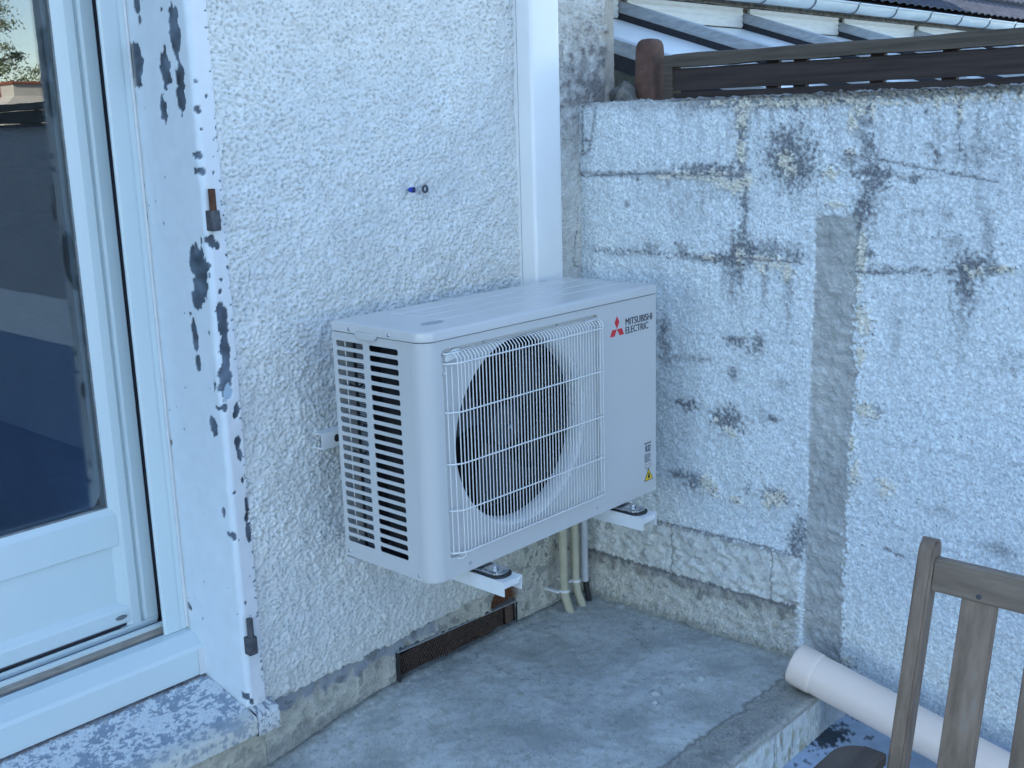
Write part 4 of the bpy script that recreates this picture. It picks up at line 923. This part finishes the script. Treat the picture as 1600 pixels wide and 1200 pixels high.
    g.tube([(.078, gy, zb + .003), (.079, gy + .001, zb - .006), (.074, gy + .006, zb - .0115), (.066, gy + .013, zb - .012)], .0017, 7)
    g.tube([(.052, -AD - .004, zt - .018), (.050, -AD + .004, zt - .026), (.052, -AD + .009, zt - .022)], .0016, 7)
    g.build('fan_grille', M['wire'], a, True, 60)
    # corner guide plate seen through the grille's top left
    g = MB(); g.prism([(.062, .474), (.085, .486), (.105, .486), (.100, .468), (.064, .462)], 'y', -AD + .004, -AD + .0108, .001); g.build('grille_clip', M['shroud'], a, True)
    # emblem: three red lozenges
    e = MB(); q = .0188; ex, ez = .6300, .4445; hgt = q * math.sqrt(3) / 2
    def loz(pts): e.bm.faces.new([e.bm.verts.new((ex + x, -AD - .0006, ez + z)) for x, z in pts])
    loz([(0, 0), (q / 2, hgt), (0, 2 * hgt), (-q / 2, hgt)])
    loz([(-.0004, -.0004), (-q / 2, -hgt), (-q * 1.5, -hgt), (-q, 0)]); loz([(.0004, -.0004), (q, 0), (q * 1.5, -hgt), (q / 2, -hgt)])
    e.build('emblem', M['red'], a)
    text_part('MITSUBISHI', .6635, .7725, .4480, .4650, -AD - .0006, 'maker_lettering', M['navy'], a, .0007)
    text_part('ELECTRIC', .6635, .7560, .4275, .4445, -AD - .0006, 'maker_lettering', M['navy'], a, .0007)
    # rating label, small outline mark and warning triangle
    s = MB(); s.box(.739, .7695, -AD - .0006, -AD + .0002, .0805, .1365); lab = s.build('rating_label', M['sticker'], a)
    s = MB()
    s.box(.7395, .769, -AD - .0010, -AD - .0007, .1315, .1350); s.build('label_header', M['ink'], lab); s = MB()
    rl = random.Random(5)
    for k in range(11):
        z = .1045 - k * .0021; s.box(.7405, .7405 + rl.uniform(.018, .0275), -AD - .0010, -AD - .0007, z, z + .0010)
    s.build('label_small_print', M['ink'], lab)
    text_part('R32', .7440, .7650, .1110, .1280, -AD - .0011, 'label_print', M['navy'], lab, .0006)
    s = MB()
    for (x0_, x1_, z0_, z1_) in ((.742, .7665, .0765, .0772), (.742, .7665, .0690, .0697), (.742, .7427, .069, .0772), (.7658, .7665, .069, .0772), (.7450, .7635, .0655, .0662), (.7475, .7600, .0632, .0638)):
        s.box(x0_, x1_, -AD - .0009, -AD - .0001, z0_, z1_)
    s.build('outline_mark', M['ink'], a)
    s = MB(); s.prism([(.7385, .0335), (.7775, .0335), (.758, .0660)], 'y', -AD - .0006, -AD + .0002, .0); tri = s.build('warning_triangle', M['black'], a)
    s = MB(); s.prism([(.7418, .0354), (.7742, .0354), (.758, .0623)], 'y', -AD - .0011, -AD - .0007); s.build('triangle_face', M['yellow'], tri)
    s = MB(); s.prism([(.7560, .0545), (.7600, .0545), (.7610, .0470), (.7630, .0450), (.7615, .0395), (.7545, .0395), (.7530, .0450), (.7552, .0475)], 'y', -AD - .0015, -AD - .0012); s.build('triangle_print', M['black'], tri)
    # feet
    for xc in (.155, .655):
        f = MB()
        ol_ = [(xc - .024, .0), (xc + .024, .0), (xc + .024, -.325)] + [(xc + .024 * math.cos(t), -.325 - .016 * math.sin(t)) for t in np.linspace(0.15, math.pi - .15, 10)] + [(xc - .024, -.325)]
        f.prism(ol_, 'z', -.0105, -.0065, .0008)
        f.box(xc - .020, xc + .020, -.27, -.01, -.0060, -.0022)
        fo = f.build('mounting_foot', M['zinc'], a, True)
        f = MB(); f.loft([[(x, y, z) for x, y in rrect(xc - .017, xc + .017, -.334, -.292, .004, 3)] for z in (-.0063, -.0038)]); f.build('washer_plate', M['zinc'], fo, True)
        f = MB(); hx = [(xc + .0075 * math.cos(t), -.313 + .0075 * math.sin(t)) for t in np.linspace(0, 2 * math.pi, 7)[:-1]]
        f.prism(hx, 'z', -.0036, .0015, .0008); f.tube([(xc, -.313, .0016), (xc, -.313, .0065)], .0036, 10); f.build('bolt', M['zinc'], fo, True)
    f = MB(); f.box(-.004, .018, -.030, -.004, -.016, -.0025, .001); f.build('drain_lug', M['ac'], a, True)
build_ac()

def build_bracket():
    b = root('wall_bracket', (.4, FY, 0), 'white steel wall bracket with two arms carrying the air conditioner', 'bracket')
    m = MB(); m.box(.027, .78, FY - .034, FY - .031, .219, .257, .0008); m.box(.027, .78, FY - .031, FY + .004, .2195, .2225); m.box(.027, .78, FY - .031, FY + .004, .2535, .2565)
    ra = m.build('rail', M['bracketpaint'], b, True)
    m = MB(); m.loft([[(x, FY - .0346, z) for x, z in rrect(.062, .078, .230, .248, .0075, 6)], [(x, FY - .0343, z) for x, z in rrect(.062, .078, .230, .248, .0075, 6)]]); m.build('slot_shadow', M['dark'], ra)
    for xc in (.155, .655):
        m = MB(); w = .029
        # channel arm: web under, two lips
        m.box(xc - w, xc + w, -.362, FY + .003, -.0185, -.0155, .0006)
        m.box(xc - w, xc - w + .003, -.362, FY + .003, -.048, -.0186); m.box(xc + w - .003, xc + w, -.362, FY + .003, -.048, -.0186)
        m.box(xc - w, xc + w, -.3635, -.3622, -.030, -.0155)
        m.box(xc - w, xc - w + .003, FY - .030, FY + .003, -.015, .2185); m.box(xc + w - .003, xc + w, FY - .030, FY + .003, -.015, .2185)
        ar = m.build('arm', M['bracketpaint'], b)
        m = MB(); ol_ = [(xc - .027, -.24), (xc + .027, -.24), (xc + .027, -.328)] + [(xc + .027 * math.cos(t), -.328 - .020 * math.sin(t)) for t in np.linspace(0.15, math.pi - .15, 10)] + [(xc - .027, -.328)]
        m.prism(ol_, 'z', -.0153, -.0107, .001); m.build('rubber_pad', M['rubber'], ar, True)
        m = MB(); m.lathe([(.004, 0), (.006, 0), (.006, .006), (.004, .006)], (xc + w - .009, -.366, -.024), 'y', 12); m.build('end_clip', M['clip'], ar, True)
build_bracket()

def build_trunking():
    x0, x1, y0 = .748, .862, FY - .062
    ol = rrect(x0, x1, y0, FY + .006, (.010, .010, .002, .002), 6)
    o = MB().loft([[(x, y, z) for x, y in ol] for z in (.18, 3.1)]).build('cable_trunking', M['trunk'], None, True, 50)
    m = MB(); m.box(x0 - .0008, x0 + .004, FY - .0130, FY - .0115, .18, 3.1); m.box(x1 - .004, x1 + .0008, FY - .0130, FY - .0115, .18, 3.1); m.build('lid_seam', M['galv'], o)
    tag(o, 'white square plastic trunking running up the wall behind the air conditioner', 'trunking')
build_trunking()

def conduit(name, pts, r, mat, label, cat, group, clipz, dark_to=None):
    t = root(name, (pts[-1][0], pts[-1][1], -.46), label, cat, group)
    MB().tube(pts, r, 14).build('tube', mat, t, True)
    if clipz is not None:
        px = np.interp(clipz, [p[2] for p in pts[::-1]], [p[0] for p in pts[::-1]]); py = np.interp(clipz, [p[2] for p in pts[::-1]], [p[1] for p in pts[::-1]])
        m = MB(); m.lathe([(r + .0004, -.004), (r + .0028, -.004), (r + .0028, .004), (r + .0004, .004)], (px, py, clipz), 'z', 20); m.box(px - r - .016, px - r - .001, py + .004, FY + .01, clipz - .003, clipz + .003, .001)
        m.build('pipe_clip', M['clip'], t, True)
    if dark_to is not None:
        MB().tube(dark_to, r * .72, 12).build('lower_sleeve', M['rubber'], t, True)
zf = -.47
conduit('refrigerant_pipe', [(.857, .088, .05), (.857, .088, -.2), (.858, .088, -.37), (.8595, .085, -.42), (.863, .078, -.450), (.867, .070, -.475)], .0125, M['cream'], 'cream pipe left of the other two beneath the air conditioner', 'pipe', 'pipes dropping to the terrace below the air conditioner', -.402)
conduit('refrigerant_pipe', [(.909, .088, .05), (.909, .088, -.2), (.911, .088, -.37), (.914, .085, -.42), (.920, .078, -.450), (.925, .072, -.475)], .0120, M['cream'], 'cream pipe between another cream pipe and a grey one', 'pipe', 'pipes dropping to the terrace below the air conditioner', -.388)
conduit('grey_pipe', [(.955, .090, .05), (.955, .090, -.2), (.957, .090, -.405)], .0120, M['greypipe'], 'grey pipe with dark lower end next to the wall corner', 'pipe', 'pipes dropping to the terrace below the air conditioner', None, [(.957, .090, -.39), (.960, .086, -.43), (.966, .080, -.475)])

# ================================================================== PVC DRAIN PIPE ON THE STEP
def build_drainpipe():
    t = root('drain_pipe', (.955, -1.0, -.5), 'beige plastic drain pipe with capped end leaning off the terrace edge beside the wall', 'pipe')
    p0 = Vector((.870, -.652, -.402)); p1 = Vector((.8865, -1.238, -.5330)); d = (p1 - p0).normalized(); R = .0500
    n = 48
    MB().tube([p0 + d * .06, p0 + d * .2, p0 + d * .45, p1], R, n).build('tube', M['beigepvc'], t, True, 50)
    m = MB(); prof = [(.0008, R * .80), (.000, R * 1.0), (.002, R * 1.035), (.006, R * 1.045), (.050, R * 1.045), (.056, R * 1.04), (.060, R * 1.005), (.0605, R * .99)]
    m.tube([p0 + d * a for a, r in prof], R, n, cap=True, radii=[r for a, r in prof]); m.build('end_cap', M['beigepvc'], t, True, 40)
build_drainpipe()

# ================================================================== FENCE, CONCRETE POST
def build_fence():
    t = root('plank_fence', (1.24, -1.5, GZ), 'dark brown plank fence with pale lichened top rail behind the garden wall', 'fence')
    random.seed(9)
    def board(z0, z1, x0, x1, name, mat, wob=.0012, y1=-6.3):
        m = MB(); rings = []
        ys = np.arange(-.034, y1, -.09)
        for k, y in enumerate(ys):
            a = random.uniform(-wob, wob); c = random.uniform(-wob, wob)
            rings.append([(x0, y, z0 + a), (x1, y, z0 + a), (x1, y, z1 - .003 + c), (x1 - .004, y, z1 + c), (x0 + .004, y, z1 + c), (x0, y, z1 - .003 + c)])
        m.loft(rings); m.build(name, mat, t)
    board(1.0705, 1.105, 1.222, 1.266, 'top_rail', M['rail'], .0020)
    board(1.0065, 1.0662, 1.234, 1.254, 'board', M['plank'])
    board(.935, 1.0012, 1.234, 1.254, 'board', M['plank'])
    board(.860, .9270, 1.234, 1.254, 'board', M['plank'])
    m = MB(); m.box(1.225, 1.272, -.033, -.004, GZ, 1.103, .003); m.build('end_post', M['rail'], t)
    ys = [-.33, -.41, -.62, -.80, -1.05, -1.18, -1.45, -1.9, -2.4, -3.0, -3.6, -4.2, -4.9, -5.6]
    for y in ys:
        m = MB(); m.box(1.2555, 1.275, y - .018, y + .018, .84, 1.072, .002); m.build('batten', M['plank'], t)
    for y in (-1.55, -3.2, -4.8):
        m = MB(); m.box(1.2765, 1.34, y - .035, y + .035, GZ, 1.07, .003); m.build('fence_post', M['rail'], t)
build_fence()
def build_post():
    m = MB(); rings = []
    for z, k in [(GZ, 1.10), (.90, 1.06), (.98, 1.04), (1.09, .965), (1.118, .95), (1.135, .90), (1.146, .78), (1.152, .55), (1.154, .25)]:
        ol = rrect(1.250 - .034 * k, 1.250 + .034 * k, .059 - .034 * k, .059 + .034 * k, .012 * k, 5)
        rings.append([(x + random.uniform(-.0007, .0007), y + random.uniform(-.0007, .0007), z) for x, y in ol])
    o = m.loft(rings).build('concrete_post', M['post'], None, True, 50)
    tag(o, 'short reddish brown concrete post with rounded top between house and fence', 'post')
build_post()

# ================================================================== NEIGHBOUR: HOUSE AND LEAN-TO
NY, NZ = 2.2, 1.60
RX0, RDX, RS = 3.915, 1.352, .32
def build_neighbour():
    h = root('neighbour_house', (8, 5, GZ), 'neighbouring low house with dark ribbed tile roof and grey gutter', 'house')
    m = MB(); m.box(1.25, 22, NY + .02, 9.5, GZ, 1.70); m.build('wall', M['nwall'], h)
    # tile roof: ribbed courses
    x0, x1 = 1.25, 24.0; pitch = math.radians(38)
    px = np.arange(x0, x1, .038); rows = 16; step = .34
    us = []
    for r in range(rows):
        us += [(r * step, .028), (r * step + .006, .034), (r * step + step - .002, .0)]
    us = np.array(us); nu, nv = len(px), len(us)
    I, J = [a.ravel() for a in np.meshgrid(np.arange(nu), np.arange(nv), indexing='ij')]
    X = px[I]; U = us[J, 0]; H = us[J, 1] + .020 * np.abs(np.sin(X * math.pi / .152)) ** 1.4
    Y = NY - .10 + U * math.cos(pitch) - H * math.sin(pitch); Z = 1.735 + U * math.sin(pitch) + H * math.cos(pitch)
    grid_mesh('roof', nu, nv, np.stack([X, Y, Z], 1), None, M['tile'], h, smooth=False)
    m = MB(); m.prism([(NY + .02, 1.70), (NY + 4.5, 1.70), (NY + 4.2, 1.735 + 4.3 * math.tan(pitch) - .06), (NY - .06, 1.735)], 'x', x0, x1); m.build('roof_underside', M['tile'], h)
    # half-round gutter with a rolled front bead and ring brackets
    gy, gz, gr = NY - .165, 1.700, .060
    m = MB(); prof = []
    for k in range(13):
        a = math.pi + math.pi * k / 12; prof.append((gy + gr * math.cos(a), gz + gr * math.sin(a)))
    back = [(gy + (gr - .003) * math.cos(math.pi + math.pi * k / 12), gz + (gr - .003) * math.sin(math.pi + math.pi * k / 12)) for k in range(12, -1, -1)]
    m.prism(prof + back, 'x', 1.3, 24); m.tube([(1.3, gy - gr - .003, gz + .003), (24, gy - gr - .003, gz + .003)], .008, 8)
    g = m.build('gutter', M['gutter'], h, True, 40)
    x = 3.30
    while x < 20:
        m = MB(); m.tube([(x, gy + (gr + .004) * math.cos(math.pi + math.pi * k / 14), gz + (gr + .004) * math.sin(math.pi + math.pi * k / 14)) for k in range(15)], .006, 6)
        m.tube([(x, gy - gr - .014, gz + .002), (x, gy - gr - .006, gz + .013), (x, gy - gr + .006, gz + .010)], .006, 6); m.build('gutter_ring', M['gutring'], g, True); x += .645
    m = MB(); m.box(1.3, 24, NY - .095, NY + .019, 1.655, 1.732); m.build('fascia', M['flash'], h)
build_neighbour()
def build_leanto():
    v = root('glazed_lean_to', (5, 1.2, GZ), 'low glazed lean-to roof with grey aluminium rafters beyond the fence', 'lean-to')
    L = 2.35
    def z_at(y): return NZ - (NY - y) * RS
    k0 = -2; n = 12
    for k in range(k0, n):
        x = RX0 + RDX * k
        if x < 1.25: continue
        m = MB(); prof = [(x, .0), (x + .075, .0), (x + .075, -.085), (x + .068, -.088), (x + .007, -.088), (x, -.085)]
        def ring(y): return [(px_, y, z_at(y) + pz) for px_, pz in prof]
        m.loft([ring(NY - .01), ring(NY - L)]); r = m.build('rafter', M['alu'], v)
        m = MB(); pr = [(x - .004, -.060), (x - .0005, -.060), (x - .0005, -.120), (x + .070, -.120), (x + .070, -.1275), (x - .004, -.1275)]
        m.loft([[(px_, y, z_at(y) + pz) for px_, pz in pr] for y in (NY - .012, NY - L + .01)]); m.build('rafter_dark_strip', M['darkstrip'], r)  # dark strip along the rafter's lower side
        xn = x + RDX
        m = MB(); m.loft([[(x + .0755, y, z_at(y) - .105), (xn - .0045, y, z_at(y) - .105), (xn - .0045, y, z_at(y) - .098), (x + .0755, y, z_at(y) - .098)] for y in (NY - .03, NY - L)])
        m.build('glazing_panel', M['roofpane'], v)
        # ribbed white closing strip above each panel
        m = MB(); ys = NY - .03
        zz = [NZ - .100 + .0175 * i for i in range(8)]
        ring2 = [(NY - .028 - .007 * (i % 2), z) for i, z in enumerate(zz)]
        pts = ring2 + [(NY - .012, zz[-1]), (NY - .012, zz[0])]
        m.prism(pts, 'x', x + .080, xn - .010); m.build('closing_strip', M['closer'], v)
    m = MB(); rngs = []; rnd = random.Random(2)
    for x in np.arange(1.3, 20, .06):
        a = rnd.uniform(-.006, .008); rngs.append([(x, NY - .012, NZ + .022 + a), (x, NY - .050 + a, NZ + .030 + a), (x, NY - .040 + a, NZ + .058 + a * .5), (x, NY - .010, NZ + .062)])
    m.loft(rngs); m.build('flashing', M['flash'], v)
    m = MB(); m.box(1.3, 19, NY - L - .06, NY - L + .02, z_at(NY - L) - .16, z_at(NY - L) - .03); m.build('eaves_beam', M['alu'], v)
    for k in range(k0, n, 2):
        x = RX0 + RDX * k
        if x < 1.3: continue
        m = MB(); m.box(x, x + .07, NY - L - .05, NY - L + .01, GZ, z_at(NY - L) - .161); m.build('post', M['alu'], v)
build_leanto()

# ================================================================== TEAK CHAIR
def build_chair():
    c = root('garden_chair', (-.15, -1.5, GZ), 'weathered teak slatted garden chair standing in front of the wall', 'chair')
    LN = .227
    def bx(z): return .079 + (z - .291) * LN
    y0, y1 = -1.260, -1.746
    pw, pt, seat_z = .0255, .032, -.125
    def soften(m, ang=.5, off=.003):
        bmesh.ops.recalc_face_normals(m.bm, faces=m.bm.faces[:])
        es = [e for e in m.bm.edges if len(e.link_faces) == 2 and e.calc_face_angle(0) > 1.2 and abs((e.verts[0].co - e.verts[1].co).normalized().z) > ang]
        bmesh.ops.bevel(m.bm, geom=es, offset=off, segments=2, affect='EDGES')
    for (ya, yb) in ((y0, y0 - pw), (y1 + pw, y1)):
        m = MB(); rings = []
        for z in (GZ, -.25, -.15, .0, .12, .225):
            f = bx(max(z, -.15)) + (0 if z > -.15 else (-.15 - z) * .10)
            rings.append([(f, ya, z), (f, yb, z), (f + pt, yb, z), (f + pt, ya, z)])
        for k in range(0, 8):
            t = k / 7 * math.pi / 2; z = .287 + .020 * math.sin(t); w = pt * (1 - .9 * (1 - math.cos(t)))
            f = bx(z); o = (pt - w) / 2
            rings.append([(f + o, ya, z), (f + o, yb, z), (f + pt - o, yb, z), (f + pt - o, ya, z)])
        m.loft(rings); soften(m, .5, .004); m.build('back_post', M['teak'], c, True, 40)
    m = MB(); za, zb = .235, .282
    m.loft([[(bx(za) + .005, y, za), (bx(za) + .025, y, za), (bx(zb) + .025, y, zb), (bx(zb) + .005, y, zb)] for y in (y0 - pw + .001, y1 + pw - .001)])
    bmesh.ops.bevel(m.bm, geom=list(m.bm.edges), offset=.0028, segments=2, affect='EDGES')
    rl = m.build('top_rail', M['teakrail'], c, True, 40)
    for yy in (-1.356, -1.648):
        m = MB(); m.lathe([(.0001, -.0008), (.0038, -.0008), (.0042, .002)], (bx(.244) + .0048, yy, .244), 'x', 14); m.build('peg', M['iron'], rl, True)
    m = MB(); z = -.105; m.loft([[(bx(z) + .005, y, z), (bx(z) + .025, y, z), (bx(z + .042) + .025, y, z + .042), (bx(z + .042) + .005, y, z + .042)] for y in (y0 - pw + .001, y1 + pw - .001)]); m.build('lower_rail', M['teakrail'], c)
    for k in range(4):
        ya = -1.3302 - k * .0977; yb = ya - .0510
        m = MB(); m.loft([[(bx(z) + .009, ya, z), (bx(z) + .009, yb, z), (bx(z) + .021, yb, z), (bx(z) + .021, ya, z)] for z in (-.064, 0, .12, .2348)])
        soften(m, .5, .0022); m.build('back_slat', M['teak'], c, True, 40)
    for k in range(6):
        xx = -.065 - k * .070; m = MB(); m.box(xx - .029, xx + .029, y1 + .03, y0 - .03, seat_z - .018 + k * .003, seat_z + k * .003, .003); m.build('seat_slat', M['teakrail'], c, True, 40)
    for (ya, yb) in ((y0, y0 - .036), (y1 + .036, y1)):
        m = MB(); m.box(-.475, -.438, yb, ya, GZ, -.0305, .004); m.build('front_leg', M['teak'], c, True, 40)
        m = MB(); m.box(-.4375, -.018, yb + .005, ya - .005, seat_z - .075, seat_z - .02, .003); m.build('side_rail', M['teakarm'], c, True, 40)
    for (ya, yb) in ((-1.195, -1.2630), (-1.743, -1.81)):
        m = MB(); ol = rrect(-.51, .001, yb, ya, (.012, .004, .045, .026), 9)
        def ins(o, z): 
            cx, cy = -.25, (ya + yb) / 2
            return [(x + (o if x < cx else -o), y + (o if y < cy else -o), z) for x, y in ol]
        m.loft([ins(.003, -.0300), ins(0, -.027), ins(0, -.011), ins(.003, -.008)]); m.build('arm', M['teakarm'], c, True, 40)
build_chair()

# ================================================================== BEYOND THE WALL: SEEN ONLY AS A REFLECTION IN THE DOOR GLASS
def build_far():
    h = root('far_house', (8.6, -18.5, GZ), 'distant sunlit house with orange tiled roof, mirrored in the door glass', 'house')
    m = MB(); m.box(5.5, 14, -23, -17.6, GZ, 1.0); m.build('wall', M['farwall'], h)
    m = MB(); m.prism([(-17.31, 1.0), (-19.9, 2.0), (-23.3, .95)], 'x', 7.9, 14.3); r = m.build('roof', M['fartile'], h)
    m = MB()
    m.loft([[(7.08, -16.6, .9), (8.16, -16.6, .9), (8.16, -17.3, .9), (7.08, -17.3, .9)], [(7.20, -16.6, 1.47), (8.08, -16.6, 1.47), (8.08, -17.3, 1.47), (7.20, -17.3, 1.47)], [(7.42, -16.7, 1.64), (7.92, -16.7, 1.64), (7.92, -17.2, 1.64), (7.42, -17.2, 1.64)], [(7.42, -16.7, 1.84), (7.92, -16.7, 1.84), (7.92, -17.2, 1.84), (7.42, -17.2, 1.84)]])
    ch = m.build('chimney', M['farwall'], r)
    m = MB(); m.box(7.38, 7.96, -17.25, -16.65, 1.841, 1.875); m.build('chimney_cap', M['fartile'], ch)
    m = MB(); m.box(7.10, 8.14, -17.25, -16.65, GZ, .899); m.build('chimney_base', M['farwall'], ch)
    rnd = random.Random(8)
    TX = 11.3
    t = root('pine_tree', (TX, -26.5, GZ), 'tall loose pine tree against the sky, mirrored in the door glass', 'tree')
    m = MB(); m.tube([(TX, -26.5, GZ), (TX + .05, -26.5, 1.6), (TX, -26.45, 4.0)], .16, 10, radii=[.22, .14, .03])
    clumps = []
    for k in range(84):
        z = rnd.uniform(.8, 4.1); a = rnd.uniform(0, 6.283); R = max(.12, 1.30 - .40 * abs(z - 2.2)) * rnd.uniform(.3, 1.0)
        p = Vector((TX + R * math.cos(a), -26.5 + R * math.sin(a), z + .10 * R)); clumps.append(p)
        if k % 3 == 0: m.tube([(TX, -26.5, z - .3), tuple(p)], .03, 5, radii=[.035, .010])
    m.build('trunk', M['bark'], t, True)
    b = bmesh.new()
    for p in clumps:
        s = rnd.uniform(.14, .30)
        for i in range(130):
            d = Vector((rnd.gauss(0, 1.2), rnd.gauss(0, 1.2), rnd.gauss(0, .55))) * s * .6; q = p + d
            u = Vector((rnd.gauss(0, 1), rnd.gauss(0, 1), rnd.gauss(0, 1))).normalized(); w = u.orthogonal().normalized(); L = rnd.uniform(.025, .05)
            b.faces.new([b.verts.new(q - u * L), b.verts.new(q + w * L * .45), b.verts.new(q + u * L), b.verts.new(q - w * L * .45)])
    me = bpy.data.meshes.new('crown'); b.to_mesh(me); b.free(); rel(link('crown', me, M['leaf'], t))
build_far()
def build_cabinet():
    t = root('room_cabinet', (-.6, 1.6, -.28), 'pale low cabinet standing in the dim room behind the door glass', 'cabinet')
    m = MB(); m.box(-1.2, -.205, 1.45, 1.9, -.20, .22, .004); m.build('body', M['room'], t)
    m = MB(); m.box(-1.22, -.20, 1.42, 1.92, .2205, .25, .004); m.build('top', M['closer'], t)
    for x in (-1.15, -.27):
        m = MB(); m.box(x, x + .05, 1.5, 1.55, -.28, -.2005); m.build('leg', M['plank'], t)
